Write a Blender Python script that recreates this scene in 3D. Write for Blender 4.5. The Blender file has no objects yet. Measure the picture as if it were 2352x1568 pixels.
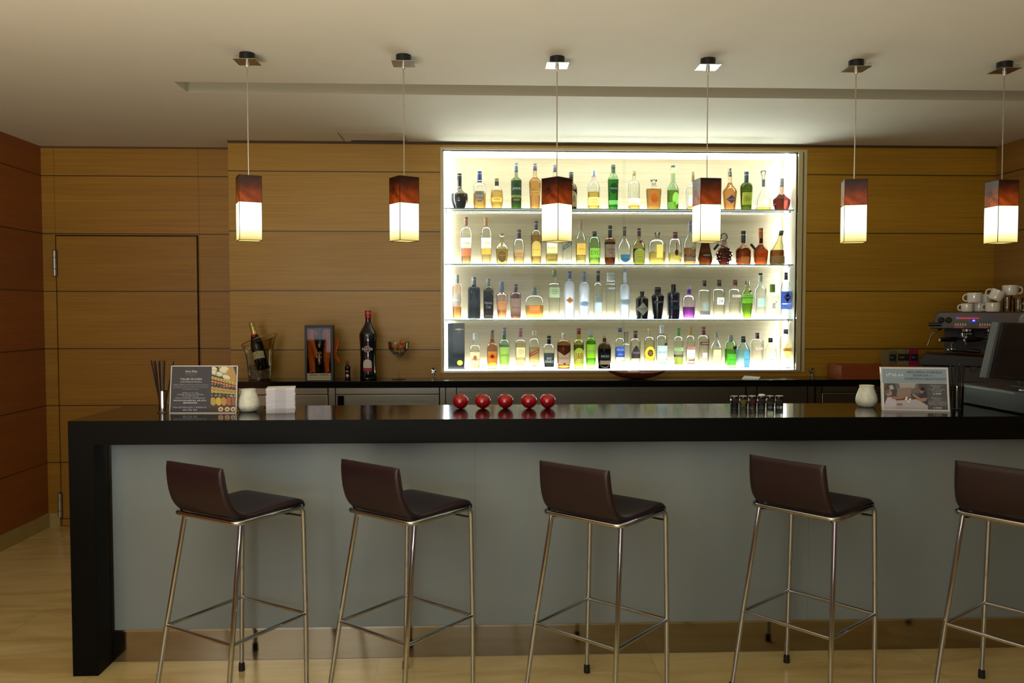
import bpy, bmesh, math, random
from math import sin, cos, pi, sqrt, radians, atan, tan
from mathutils import Vector, Matrix
random.seed(7)
S = bpy.context.scene
COL = S.collection
# ---------------------------------------------------------------- camera maths (measuring the real place)
F = 1850.0; EYE = 1.54; PI_ = atan(.0385); YA = atan(70/1850)
FW = Vector((sin(YA)*cos(PI_), cos(YA)*cos(PI_), -sin(PI_)))
RT = Vector((cos(YA), -sin(YA), 0)); UP = Vector((sin(YA)*sin(PI_), cos(YA)*sin(PI_), cos(PI_)))
def ray(px, py): return FW + RT*((px-1176)/F) + UP*((784-py)/F)
def aty(px, py, y):
    r = ray(px, py); t = y/r.y; return Vector((r.x*t, y, EYE+r.z*t))
def atz(px, py, z):
    r = ray(px, py); t = (z-EYE)/r.z; return Vector((r.x*t, r.y*t, z))
cam = bpy.data.cameras.new('camera'); co = bpy.data.objects.new('camera', cam); COL.objects.link(co)
cam.sensor_width = 36; cam.lens = 36*F/2352; cam.clip_start = .05
co.matrix_world = Matrix(((RT.x, UP.x, -FW.x, 0), (RT.y, UP.y, -FW.y, 0), (RT.z, UP.z, -FW.z, EYE), (0, 0, 0, 1)))
S.camera = co
S.view_settings.view_transform = 'Standard'
S.view_settings.exposure = 0.0
S.cycles.transparent_max_bounces = 32
S.cycles.max_bounces = 10
S.cycles.caustics_reflective = False; S.cycles.caustics_refractive = False
S.cycles.sample_clamp_indirect = 4
try: S.cycles.use_denoising = True
except Exception: pass
# ---------------------------------------------------------------- materials
def lin(h):
    h = h.lstrip('#'); o = []
    for i in (0, 2, 4):
        c = int(h[i:i+2], 16)/255; o.append(c/12.92 if c <= .04045 else ((c+.055)/1.055)**2.4)
    return (*o, 1)
MT = {}
def newmat(n):
    m = bpy.data.materials.new(n); m.use_nodes = True; m.node_tree.nodes.clear(); return m, m.node_tree
def N(nt, t, **k):
    n = nt.nodes.new(t)
    for a, b in k.items():
        if a in n.inputs: n.inputs[a].default_value = b
        else: setattr(n, a, b)
    return n
def L(nt, a, b): nt.links.new(a, b)
def P(col, rough=.5, metal=0.0, spec=.5, coat=0.0, noise=0.0, nscale=(8, 8, 8), bump=0.0, emis=None, es=0.0, aniso=None):
    key = ('P', col, rough, metal, spec, coat, noise, nscale, bump, emis, es)
    if key in MT: return MT[key]
    m, nt = newmat('surface_'+col.strip('#')); o = N(nt, 'ShaderNodeOutputMaterial'); b = N(nt, 'ShaderNodeBsdfPrincipled')
    b.inputs['Base Color'].default_value = lin(col); b.inputs['Roughness'].default_value = rough
    b.inputs['Metallic'].default_value = metal; b.inputs['Specular IOR Level'].default_value = spec
    b.inputs['Coat Weight'].default_value = coat; b.inputs['Coat Roughness'].default_value = .05
    if emis: b.inputs['Emission Color'].default_value = lin(emis); b.inputs['Emission Strength'].default_value = es
    if noise or bump:
        tc = N(nt, 'ShaderNodeTexCoord'); mp = N(nt, 'ShaderNodeMapping'); mp.inputs['Scale'].default_value = nscale
        nz = N(nt, 'ShaderNodeTexNoise', Scale=1.0, Detail=5.0, Roughness=.6); L(nt, tc.outputs['Object'], mp.inputs[0]); L(nt, mp.outputs[0], nz.inputs[0])
        if noise:
            c = lin(col); rp = N(nt, 'ShaderNodeValToRGB'); rp.color_ramp.elements[0].position = .3; rp.color_ramp.elements[1].position = .7
            rp.color_ramp.elements[0].color = tuple(x*(1-noise) for x in c[:3])+(1,); rp.color_ramp.elements[1].color = tuple(min(1, x*(1+noise)) for x in c[:3])+(1,)
            L(nt, nz.outputs[0], rp.inputs[0]); L(nt, rp.outputs[0], b.inputs['Base Color'])
        if bump:
            bp = N(nt, 'ShaderNodeBump', Strength=bump, Distance=.002); L(nt, nz.outputs[0], bp.inputs['Height']); L(nt, bp.outputs[0], b.inputs['Normal'])
    L(nt, b.outputs[0], o.inputs[0]); MT[key] = m; return m
def EM(col, s):
    key = ('E', col, s)
    if key in MT: return MT[key]
    m, nt = newmat('glow_'+col.strip('#')); o = N(nt, 'ShaderNodeOutputMaterial'); e = N(nt, 'ShaderNodeEmission', Strength=s)
    e.inputs[0].default_value = lin(col); L(nt, e.outputs[0], o.inputs[0]); MT[key] = m; return m
def GL(col, edge=.55, gloss=1.0, frost=0.0):
    """thin glass or a liquid: tinted transmission, darker where seen edge-on, with surface reflection"""
    key = ('G', col, edge, gloss, frost)
    if key in MT: return MT[key]
    c = lin(col)
    if max(c[:3])-min(c[:3]) > .08:
        k_ = .38 if max(c[:3]) > .35 else .46; c = [x**k_ for x in c[:3]]; g_ = sum(c)/3; c = tuple(x*.82+g_*.18 for x in c)+(1,)
    m, nt = newmat('glass_'+col.strip('#')); o = N(nt, 'ShaderNodeOutputMaterial')
    lw = N(nt, 'ShaderNodeLayerWeight', Blend=.5)
    pw = N(nt, 'ShaderNodeMath', operation='POWER'); pw.inputs[1].default_value = 2.2; L(nt, lw.outputs['Facing'], pw.inputs[0])
    mx = N(nt, 'ShaderNodeMix', data_type='RGBA'); L(nt, pw.outputs[0], mx.inputs[0])
    mx.inputs[6].default_value = c; mx.inputs[7].default_value = tuple(x*edge*(.6+.4*x) for x in c[:3])+(1,)
    tr = N(nt, 'ShaderNodeBsdfTransparent'); L(nt, mx.outputs[2], tr.inputs[0]); sh = tr
    if frost:
        d = N(nt, 'ShaderNodeBsdfTranslucent'); d.inputs[0].default_value = c
        d2 = N(nt, 'ShaderNodeBsdfDiffuse'); d2.inputs[0].default_value = c
        ad = N(nt, 'ShaderNodeMixShader'); ad.inputs[0].default_value = .4; L(nt, d.outputs[0], ad.inputs[1]); L(nt, d2.outputs[0], ad.inputs[2])
        ms = N(nt, 'ShaderNodeMixShader'); ms.inputs[0].default_value = frost; L(nt, tr.outputs[0], ms.inputs[1]); L(nt, ad.outputs[0], ms.inputs[2]); sh = ms
    if gloss:
        g = N(nt, 'ShaderNodeBsdfGlossy', Roughness=.04); fr = N(nt, 'ShaderNodeFresnel', IOR=1.45)
        mu = N(nt, 'ShaderNodeMath', operation='MULTIPLY'); mu.inputs[1].default_value = gloss; L(nt, fr.outputs[0], mu.inputs[0])
        ms = N(nt, 'ShaderNodeMixShader'); L(nt, mu.outputs[0], ms.inputs[0]); L(nt, sh.outputs[0], ms.inputs[1]); L(nt, g.outputs[0], ms.inputs[2]); sh = ms
    L(nt, sh.outputs[0], o.inputs[0]); MT[key] = m; return m
def PAPER(col):
    key = ('pap', col)
    if key in MT: return MT[key]
    m, nt = newmat('paper_'+col.strip('#')); o = N(nt, 'ShaderNodeOutputMaterial')
    d = N(nt, 'ShaderNodeBsdfDiffuse'); d.inputs[0].default_value = lin(col); t = N(nt, 'ShaderNodeBsdfTranslucent'); t.inputs[0].default_value = lin(col)
    ms = N(nt, 'ShaderNodeMixShader'); ms.inputs[0].default_value = .5; L(nt, d.outputs[0], ms.inputs[1]); L(nt, t.outputs[0], ms.inputs[2])
    L(nt, ms.outputs[0], o.inputs[0]); MT[key] = m; return m
def math_(nt, op, a, b=None, c=None):
    n = N(nt, 'ShaderNodeMath', operation=op)
    for i, v in enumerate((a, b, c)):
        if v is None: continue
        if isinstance(v, (int, float)): n.inputs[i].default_value = v
        else: L(nt, v, n.inputs[i])
    return n.outputs[0]
def wood(name, c1, c2, z0, vx=(), axis='X', pitch=.405, rough=.42, groove=True):
    """veneer with fine horizontal grain, dark reveal joints every 0.4 m and vertical butt joints at vx"""
    m, nt = newmat(name); o = N(nt, 'ShaderNodeOutputMaterial'); b = N(nt, 'ShaderNodeBsdfPrincipled', Roughness=rough)
    tc = N(nt, 'ShaderNodeTexCoord'); sp = N(nt, 'ShaderNodeSeparateXYZ'); L(nt, tc.outputs['Object'], sp.inputs[0])
    mp = N(nt, 'ShaderNodeMapping'); mp.inputs['Scale'].default_value = (1.6, 1.6, 95); L(nt, tc.outputs['Object'], mp.inputs[0])
    n1 = N(nt, 'ShaderNodeTexNoise', Scale=1.0, Detail=6.0, Roughness=.65, Distortion=.15); L(nt, mp.outputs[0], n1.inputs[0])
    mp2 = N(nt, 'ShaderNodeMapping'); mp2.inputs['Scale'].default_value = (.5, .5, 9); L(nt, tc.outputs['Object'], mp2.inputs[0])
    n2 = N(nt, 'ShaderNodeTexNoise', Scale=1.0, Detail=3.0); L(nt, mp2.outputs[0], n2.inputs[0])
    f = math_(nt, 'ADD', math_(nt, 'MULTIPLY', n1.outputs[0], .65), math_(nt, 'MULTIPLY', n2.outputs[0], .35))
    rp = N(nt, 'ShaderNodeValToRGB'); rp.color_ramp.elements[0].position = .32; rp.color_ramp.elements[1].position = .68
    rp.color_ramp.elements[0].color = lin(c1); rp.color_ramp.elements[1].color = lin(c2); L(nt, f, rp.inputs[0])
    # board to board tone
    bi = math_(nt, 'FLOOR', math_(nt, 'DIVIDE', math_(nt, 'SUBTRACT', sp.outputs[2], z0), pitch))
    wn = N(nt, 'ShaderNodeTexWhiteNoise', noise_dimensions='1D'); L(nt, bi, wn.inputs['W'])
    tone = math_(nt, 'ADD', math_(nt, 'MULTIPLY', wn.outputs[0], .14), .93)
    vm = N(nt, 'ShaderNodeVectorMath', operation='SCALE'); L(nt, rp.outputs[0], vm.inputs[0]); L(nt, tone, vm.inputs['Scale'])
    col = vm.outputs[0]
    if groove:
        fr = math_(nt, 'FRACT', math_(nt, 'DIVIDE', math_(nt, 'SUBTRACT', sp.outputs[2], z0-.0035), pitch))
        g = math_(nt, 'LESS_THAN', fr, .007/pitch)
        for v in vx:
            d = math_(nt, 'ABSOLUTE', math_(nt, 'SUBTRACT', sp.outputs[0 if axis == 'X' else 1], v))
            g = math_(nt, 'MAXIMUM', g, math_(nt, 'MULTIPLY', math_(nt, 'LESS_THAN', d, .0018), .6))
        mx = N(nt, 'ShaderNodeMix', data_type='RGBA'); L(nt, g, mx.inputs[0]); L(nt, col, mx.inputs[6]); mx.inputs[7].default_value = tuple(x*.16 for x in lin(c1)[:3])+(1,)
        col = mx.outputs[2]
    L(nt, col, b.inputs['Base Color'])
    bp = N(nt, 'ShaderNodeBump', Strength=.08, Distance=.001); L(nt, n1.outputs[0], bp.inputs['Height']); L(nt, bp.outputs[0], b.inputs['Normal'])
    L(nt, b.outputs[0], o.inputs[0]); return m
def marble():
    m, nt = newmat('beige_marble'); o = N(nt, 'ShaderNodeOutputMaterial'); b = N(nt, 'ShaderNodeBsdfPrincipled', Roughness=.22)
    tc = N(nt, 'ShaderNodeTexCoord'); sp = N(nt, 'ShaderNodeSeparateXYZ'); L(nt, tc.outputs['Object'], sp.inputs[0])
    br = N(nt, 'ShaderNodeTexBrick', Scale=1.0); br.offset = .5
    br.inputs['Brick Width'].default_value = 1.2; br.inputs['Row Height'].default_value = .6; br.inputs['Mortar Size'].default_value = .0012
    br.inputs['Color1'].default_value = (.15, .15, .15, 1); br.inputs['Color2'].default_value = (.9, .9, .9, 1); br.inputs['Mortar'].default_value = (0, 0, 0, 1)
    mpb = N(nt, 'ShaderNodeMapping'); mpb.inputs['Location'].default_value = (.45, .02, 0); L(nt, tc.outputs['Object'], mpb.inputs[0]); L(nt, mpb.outputs[0], br.inputs[0])
    cmb = N(nt, 'ShaderNodeCombineXYZ'); L(nt, math_(nt, 'MULTIPLY', sp.outputs[0], 1.0), cmb.inputs[0]); L(nt, math_(nt, 'MULTIPLY', sp.outputs[1], 5.0), cmb.inputs[1])
    L(nt, math_(nt, 'MULTIPLY', br.outputs[0], 7.0), cmb.inputs[2])
    n1 = N(nt, 'ShaderNodeTexNoise', Scale=1.1, Detail=8.0, Roughness=.62, Distortion=.8); L(nt, cmb.outputs[0], n1.inputs[0])
    rp = N(nt, 'ShaderNodeValToRGB'); e = rp.color_ramp.elements; e[0].position = .28; e[0].color = lin('#b39b62'); e[1].position = .72; e[1].color = lin('#dfcf9a')
    x = e.new(.5); x.color = lin('#ccb67c'); L(nt, n1.outputs[0], rp.inputs[0])
    mx = N(nt, 'ShaderNodeMix', data_type='RGBA'); L(nt, math_(nt, 'MULTIPLY', br.outputs['Fac'], .45), mx.inputs[0]); L(nt, rp.outputs[0], mx.inputs[6]); mx.inputs[7].default_value = lin('#6b5736')
    L(nt, mx.outputs[2], b.inputs['Base Color']); L(nt, b.outputs[0], o.inputs[0]); return m
def brushed(name, col, rough=.22, sc=(2, 2, 260), var=.12):
    m, nt = newmat(name); o = N(nt, 'ShaderNodeOutputMaterial'); b = N(nt, 'ShaderNodeBsdfPrincipled', Metallic=1.0)
    b.inputs['Base Color'].default_value = lin(col)
    tc = N(nt, 'ShaderNodeTexCoord'); mp = N(nt, 'ShaderNodeMapping'); mp.inputs['Scale'].default_value = sc; L(nt, tc.outputs['Object'], mp.inputs[0])
    nz = N(nt, 'ShaderNodeTexNoise', Scale=1.0, Detail=3.0); L(nt, mp.outputs[0], nz.inputs[0])
    L(nt, math_(nt, 'ADD', math_(nt, 'MULTIPLY', nz.outputs[0], var), rough-var/2), b.inputs['Roughness'])
    L(nt, b.outputs[0], o.inputs[0]); return m
def shade_glow():
    """lit opal glass: brightest in the middle, yellower at the bottom"""
    m, nt = newmat('lit_opal_glass'); o = N(nt, 'ShaderNodeOutputMaterial'); e = N(nt, 'ShaderNodeEmission')
    tc = N(nt, 'ShaderNodeTexCoord'); sp = N(nt, 'ShaderNodeSeparateXYZ'); L(nt, tc.outputs['Object'], sp.inputs[0])
    rp = N(nt, 'ShaderNodeValToRGB'); el = rp.color_ramp.elements; el[0].position = 0; el[0].color = lin('#e8d070'); el[1].position = 1; el[1].color = lin('#f2e7a8')
    a = el.new(.2); a.color = lin('#fbeeb0'); a = el.new(.42); a.color = lin('#fff7d8'); a = el.new(.85); a.color = lin('#fff6d0')
    t = math_(nt, 'DIVIDE', sp.outputs[2], .168); L(nt, t, rp.inputs[0]); L(nt, rp.outputs[0], e.inputs[0])
    st = N(nt, 'ShaderNodeMapRange'); st.inputs[1].default_value = 0; st.inputs[2].default_value = .45; st.inputs[3].default_value = 1.0; st.inputs[4].default_value = 2.3
    L(nt, t, st.inputs[0]); L(nt, st.outputs[0], e.inputs[1]); L(nt, e.outputs[0], o.inputs[0]); return m
def amber_shell():
    """mottled brown shell, lit from below inside"""
    m, nt = newmat('brown_mottled_shell'); o = N(nt, 'ShaderNodeOutputMaterial'); b = N(nt, 'ShaderNodeBsdfPrincipled', Roughness=.25)
    tc = N(nt, 'ShaderNodeTexCoord'); sp = N(nt, 'ShaderNodeSeparateXYZ'); L(nt, tc.outputs['Object'], sp.inputs[0])
    nz = N(nt, 'ShaderNodeTexNoise', Scale=9.0, Detail=4.0, Distortion=1.8); L(nt, tc.outputs['Object'], nz.inputs[0])
    rp = N(nt, 'ShaderNodeValToRGB'); rp.color_ramp.elements[0].position = .35; rp.color_ramp.elements[0].color = lin('#160504'); rp.color_ramp.elements[1].position = .7; rp.color_ramp.elements[1].color = lin('#34100a')
    L(nt, nz.outputs[0], rp.inputs[0]); L(nt, rp.outputs[0], b.inputs['Base Color'])
    t = N(nt, 'ShaderNodeMapRange'); t.inputs[1].default_value = .168; t.inputs[2].default_value = .285; t.inputs[3].default_value = 1; t.inputs[4].default_value = 0
    L(nt, sp.outputs[2], t.inputs[0])
    g = math_(nt, 'MULTIPLY', math_(nt, 'POWER', t.outputs[0], 1.4), math_(nt, 'ADD', math_(nt, 'MULTIPLY', nz.outputs[0], 1.4), -.35))
    e2 = N(nt, 'ShaderNodeEmission'); e2.inputs[0].default_value = lin('#b84a12')
    L(nt, math_(nt, 'MULTIPLY', math_(nt, 'MAXIMUM', g, 0), 1.7), e2.inputs[1])
    ad = N(nt, 'ShaderNodeAddShader'); L(nt, b.outputs[0], ad.inputs[0]); L(nt, e2.outputs[0], ad.inputs[1]); L(nt, ad.outputs[0], o.inputs[0]); return m
ZG = 1.270   # height of one joint on the back wall
OAK1, OAK2 = '#936c16', '#b58a26'
MW_back = wood('oak_back', OAK1, OAK2, ZG, vx=(aty(1012, 500, 5.57).x,))
MW_left = wood('oak_alcove', '#8c6019', '#ab7e28', ZG, vx=(aty(457, 500, 5.81).x, aty(135, 900, 5.81).x))
MW_side = wood('oak_side', '#7d431a', '#955724', ZG, vx=(4.2,), axis='Y')
MW_right = wood('oak_right', '#835c26', '#a07a38', ZG, axis='Y')
MW_door = wood('oak_door', '#8c6019', '#ab7e28', ZG)
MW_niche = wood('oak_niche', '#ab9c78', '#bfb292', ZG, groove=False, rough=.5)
MW_box = wood('orange_wood', '#7c3d18', '#9a5122', 0, groove=False)
CEIL = P('#d6d0bd', .9, noise=.02, nscale=(3, 3, 3))
MARB = marble()
STEEL = brushed('stainless_steel', '#a39d8c', .30)
KICK = brushed('steel_kick', '#989080', .11, var=.05)
CHROME = P('#b9c0ca', .08, 1.0)
CHROME2 = P('#b0aca2', .15, 1.0)
BLACKQ = P('#0e0f0c', .11, spec=.55, noise=.06, nscale=(60, 60, 60))
BLACKF = P('#090908', .5, spec=.10)
BLACKM = P('#141512', .42, spec=.4)
BLK = P('#0c0c0d', .3); BLKG = P('#08080a', .06)
RUB = P('#0b0b0b', .7)
WHITEP = P('#e8e6e0', .7)
CREAM = P('#c9bd92', .5)
CER = P('#dcd8cc', .15, coat=.5)
LEATH = P('#24141a', .40, spec=.45, noise=.08, nscale=(220, 220, 220), bump=.12)
# ---------------------------------------------------------------- mesh builder
TXT = {}
def textmesh(s):
    if s in TXT: return TXT[s]
    c = bpy.data.curves.new('t', 'FONT'); c.body = s; c.align_x = 'CENTER'; c.size = 1; c.resolution_u = 2; c.space_line = .95
    o = bpy.data.objects.new('t', c); COL.objects.link(o)
    me = bpy.data.meshes.new_from_object(o.evaluated_get(bpy.context.evaluated_depsgraph_get()))
    v = [(p.co.x, p.co.y) for p in me.vertices]; f = [tuple(q.vertices) for q in me.polygons]
    bpy.data.objects.remove(o); bpy.data.curves.remove(c); bpy.data.meshes.remove(me)
    if not v: TXT[s] = ([], [], 1, 1); return TXT[s]
    x0 = min(a for a, _ in v); x1 = max(a for a, _ in v); y0 = min(b for _, b in v); y1 = max(b for _, b in v)
    v = [(a-(x0+x1)/2, b-(y0+y1)/2) for a, b in v]
    TXT[s] = (v, f, x1-x0, y1-y0); return TXT[s]
class M:
    def __init__(s): s.v = []; s.f = []; s.m = []; s.sm = []
    def add(s, v, f, mat, smooth=False):
        o = len(s.v); s.v += [tuple(p) for p in v]; s.f += [tuple(i+o for i in q) for q in f]; s.m += [mat]*len(f); s.sm += [smooth]*len(f); return s
    def box(s, x0, x1, y0, y1, z0, z1, mat, mtx=None):
        v = [Vector((x, y, z)) for x in (x0, x1) for y in (y0, y1) for z in (z0, z1)]
        if mtx: v = [mtx @ p for p in v]
        return s.add(v, [(0, 1, 3, 2), (4, 6, 7, 5), (0, 4, 5, 1), (2, 3, 7, 6), (0, 2, 6, 4), (1, 5, 7, 3)], mat)
    def lathe(s, prof, mat, seg=24, e=2.0, ys=1.0, mtx=None, smooth=True, rot=0):
        v = []; f = []; rings = []
        for r, z in prof:
            if r < 1e-6: rings.append([len(v)]); v.append(Vector((0, 0, z)))
            else:
                rg = []
                for k in range(seg):
                    a = 2*pi*k/seg+rot; c, d = cos(a), sin(a)
                    q = (abs(c)**e+abs(d)**e)**(-1/e) if e != 2 else 1
                    rg.append(len(v)); v.append(Vector((r*c*q, r*d*q*ys, z)))
                rings.append(rg)
        for a, b in zip(rings, rings[1:]):
            for k in range(seg):
                k2 = (k+1) % seg
                if len(a) == 1 and len(b) == 1: continue
                if len(a) == 1: f.append((a[0], b[k2], b[k]))
                elif len(b) == 1: f.append((a[k], a[k2], b[0]))
                else: f.append((a[k], a[k2], b[k2], b[k]))
        if mtx: v = [mtx @ p for p in v]
        return s.add(v, f, mat, smooth)
    def tube(s, pts, r, mat, seg=10, closed=False, cap=True):
        P_ = [Vector(p) for p in pts]; n = len(P_); v = []; f = []; prev = None
        for i, p in enumerate(P_):
            a = P_[i-1] if (i > 0 or closed) else p; b = P_[(i+1) % n] if (i < n-1 or closed) else p
            t = (b-a).normalized()
            if prev is None:
                u = t.cross(Vector((0, 0, 1)));
                if u.length < 1e-3: u = t.cross(Vector((0, 1, 0)))
            else: u = prev-t*prev.dot(t)
            u.normalize(); prev = u; w = t.cross(u); rr = r[i] if isinstance(r, (list, tuple)) else r
            v += [p+(u*cos(2*pi*k/seg)+w*sin(2*pi*k/seg))*rr for k in range(seg)]
        for i in range(n if closed else n-1):
            j = (i+1) % n
            for k in range(seg):
                k2 = (k+1) % seg; f.append((i*seg+k, i*seg+k2, j*seg+k2, j*seg+k))
        if cap and not closed: f += [tuple(range(seg))[::-1], tuple((n-1)*seg+k for k in range(seg))]
        return s.add(v, f, mat, True)
    def prism(s, poly, d0, d1, mat, fn=None):
        """poly in (a,b); fn(a,b,d)->xyz; default x,z with depth y"""
        fn = fn or (lambda a, b, d: (a, d, b)); n = len(poly)
        v = [fn(a, b, d0) for a, b in poly]+[fn(a, b, d1) for a, b in poly]
        f = [tuple(range(n)), tuple(range(2*n-1, n-1, -1))]+[(i, i+n, (i+1) % n+n, (i+1) % n) for i in range(n)]
        return s.add(v, f, mat)
    def poly(s, pts, mat): return s.add(pts, [tuple(range(len(pts)))], mat)
    def ell(s, cx, cz, rx, rz, y, mat, fn=None, n=16, a0=0):
        fn = fn or (lambda a, b, d: (a, d, b))
        return s.poly([fn(cx+rx*cos(2*pi*k/n)*cos(a0)-rz*sin(2*pi*k/n)*sin(a0), cz+rx*cos(2*pi*k/n)*sin(a0)+rz*sin(2*pi*k/n)*cos(a0), y) for k in range(n)], mat)
    def text(s, t, cx, cz, mat, w=None, h=None, y=0, fn=None, maxw=None, slant=0):
        v, f, tw, th = textmesh(t)
        if not v: return s
        if h and w: sx, sz = w/tw, h/th
        elif h: sx = sz = h/th
        else: sx = sz = w/tw
        if maxw and tw*sx > maxw: sx = maxw/tw
        fn = fn or (lambda a, b, d: (a, d, b)); ca, sa = cos(slant), sin(slant)
        return s.add([fn(cx+a*sx*ca-b*sz*sa, cz+a*sx*sa+b*sz*ca, y) for a, b in v], f, mat)
    def build(s, name, parent=None, loc=None, rz=0, bevel=0, sharp=38, rot=None):
        me = bpy.data.meshes.new(name); me.from_pydata(s.v, [], s.f)
        mats = []
        for m in s.m:
            if m not in mats: mats.append(m)
        for m in mats: me.materials.append(m)
        for p, m, q in zip(me.polygons, s.m, s.sm): p.material_index = mats.index(m); p.use_smooth = q
        if bevel:
            bm = bmesh.new(); bm.from_mesh(me)
            ed = [e for e in bm.edges if len(e.link_faces) == 2 and e.calc_face_angle(0) > .5]
            bmesh.ops.bevel(bm, geom=ed, offset=bevel, segments=2, profile=.5, affect='EDGES'); bm.to_mesh(me); bm.free()
        me.validate(); me.set_sharp_from_angle(angle=radians(20 if bevel else sharp))
        o = bpy.data.objects.new(name, me); COL.objects.link(o)
        if parent: o.parent = parent
        if loc is not None: o.location = loc
        o.rotation_euler = rot if rot else (0, 0, rz)
        return o
def tag(o, label=None, cat=None, group=None, kind=None):
    if label: o['label'] = label
    if cat: o['category'] = cat
    if group: o['group'] = group
    if kind: o['kind'] = kind
    return o
def thing(name, label, cat, loc=(0, 0, 0), rz=0, group=None, rot=None):
    o = bpy.data.objects.new(name, None); COL.objects.link(o); o.empty_display_size = .05; o.location = loc; o.rotation_euler = rot or (0, 0, rz)
    return tag(o, label, cat, group)
KIDS = {}
def copytree(o, parent=None):
    c = o.copy(); COL.objects.link(c)
    if parent: c.parent = parent
    for k in [q for q in S.objects if q.parent == o]: copytree(k, c)
    return c
def struct(o, label=None, cat=None): return tag(o, label, cat, kind='structure')
def arc(c, r, a0, a1, n=6):  # 2-D arc
    return [(c[0]+r*cos(radians(a0+(a1-a0)*i/n)), c[1]+r*sin(radians(a0+(a1-a0)*i/n))) for i in range(n+1)]
# ---------------------------------------------------------------- the room
XL, XR, YB, YA_, ZC = -3.085, 3.614, 5.57, 5.81, 2.689
XS = -1.715            # where the back wall steps forward
NX0, NX1, NZ0, NZ1, NY = -.2626, 2.206, 1.1146, 2.638, 5.84
YF = -3.0
struct(M().box(XL-.3, XR+.3, YF, 6.1, -.05, 0, MARB).build('floor'), 'pale beige veined marble floor', 'floor')
# ceiling with a linear slot
sx0, sy0, sy1 = -1.546, 4.16, 4.36
c = M(); t = ZC+.25
c.box(XL-.3, XR+.3, YF, sy0, ZC, t, CEIL); c.box(XL-.3, XR+.3, sy1, 6.1, ZC, t, CEIL); c.box(XL-.3, sx0, sy0, sy1, ZC, t, CEIL)
c.box(sx0, XR+.3, sy0, sy1, t-.06, t, CEIL)
SLOT_SHADE = P('#a29b86', .9); c.box(sx0, XR+.3, sy1-.001, sy1, ZC+.0005, t-.06, SLOT_SHADE)  # far face of the slot coloured darker to stand for shade inside it
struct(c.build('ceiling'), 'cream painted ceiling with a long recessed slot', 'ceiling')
# access hatch and vent line near the wall
h = M(); hx0, hx1 = -.93, -.50
for a, b, c1, d in ((hx0, hx1, 5.30, 5.306), (hx0, hx0+.006, 5.30, 5.56), (hx1-.006, hx1, 5.30, 5.56), (hx0, hx1, 5.545, 5.56)):
    h.box(a, b, c1, d, ZC-.004, ZC, P('#9c937a', .8))
h.box(hx0+.05, hx1-.01, 5.53, 5.545, ZC-.006, ZC, BLK)
struct(h.build('trim_1'), 'thin frame of a hatch in the ceiling', 'ceiling hatch')
struct(M().box(XL-.3, XR+.3, YF-.1, YF, 0, ZC, P('#85827c', .7)).build('wall_front'), 'dark wood wall of the lobby behind the viewer', 'wall')
for n_, (a, b) in enumerate(((-2.4, -1.0), (-.5, .9))):
    wn_ = struct(M().box(a-.05, b+.05, YF, YF+.03, .75, 2.45, P('#6b665c', .5)).build('window_%d' % (n_+1), None), 'bright lobby window behind the viewer', 'window')
    M().box(a, b, YF+.031, YF+.033, .80, 2.40, EM('#e4efff', 2.1)).build('window_pane', wn_)
struct(M().box(XL-.3, XL, YF, 6.1, 0, ZC, MW_side).build('wall_left'), 'reddish oak panelled side wall', 'wall')
struct(M().box(XR, XR+.3, YF, 6.1, 0, ZC, MW_right).build('wall_right'), 'dim oak panelled wall', 'wall')
# door opening in the alcove wall
dx0, dx1, dz1 = aty(134, 900, YA_).x, aty(461, 900, YA_).x, aty(300, 540, YA_).z
a = M(); a.box(XL, dx0, YA_, 6.1, 0, ZC, MW_left); a.box(dx1, XS, YA_, 6.1, 0, ZC, MW_left); a.box(dx0, dx1, YA_, 6.1, dz1, ZC, MW_left)
a.box(dx0, dx1, YA_+.06, 6.1, 0, dz1, BLK)
struct(a.build('wall_alcove'), 'oak panelled wall around the flush door', 'wall')
d = thing('door_1', 'flush oak veneer door with two steel hinges in the alcove wall', 'door', (dx0, YA_, 0)); d['kind'] = 'structure'
mm = M().box(.006, dx1-dx0-.016, .004, .055, .006, dz1-.008, MW_door)
pn = mm.build('door_panel', d); MWd = MW_door
# hinges
for zt, zb in ((aty(134, 576, YA_).z, aty(134, 633, YA_).z), (aty(148, 1132, YA_).z, aty(148, 1186, YA_).z)):
    g = M(); n = 3; H_ = zt-zb
    for k, (q0, q1) in enumerate(((0, .26), (.28, .72), (.74, 1))):
        g.lathe([(0, zb+H_*q0), (.013, zb+H_*q0), (.013, zb+H_*q1), (0, zb+H_*q1)], P('#a8a498', .35, .7), 14)
    g.box(-.014, .014, .004, .012, zb-.004, zt+.004, P('#2c2114', .6))
    g.build('hinge', d, loc=(0, -.012, 0))
# main back wall with the display niche opening
wx0, wx1 = XS, XR
w = M()
w.box(wx0, NX0, YB, 6.1, 0, ZC, MW_back); w.box(NX1, wx1, YB, 6.1, 0, ZC, MW_back)
w.box(NX0, NX1, YB, 6.1, 0, NZ0, MW_back); w.box(NX0, NX1, YB, 6.1, NZ1, ZC, MW_back)
struct(w.build('wall_back'), 'oak panelled wall with joints, around the lit display niche', 'wall')
bm_ = M(); st = P('#a08c58', .4, noise=.1)
bm_.box(XL, XL+.015, YF, YA_, 0, .10, st); struct(bm_.build('baseboard_left'), 'beige stone skirting', 'skirting')
struct(M().box(XL+.015, dx0-.002, YA_-.015, YA_, 0, .10, st).build('baseboard_back'), 'beige stone skirting beside the door', 'skirting')
struct(M().box(XS, XR, YB-.008, YB, ZC-.016, ZC, P('#4a3515', .7)).build('trim_2'), 'dark shadow joint between wall and ceiling', 'trim')
struct(M().box(XL, XS, YA_-.008, YA_, ZC-.012, ZC, P('#5a4420', .7)).build('trim_3'), 'shadow joint over the alcove wall', 'trim')
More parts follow.
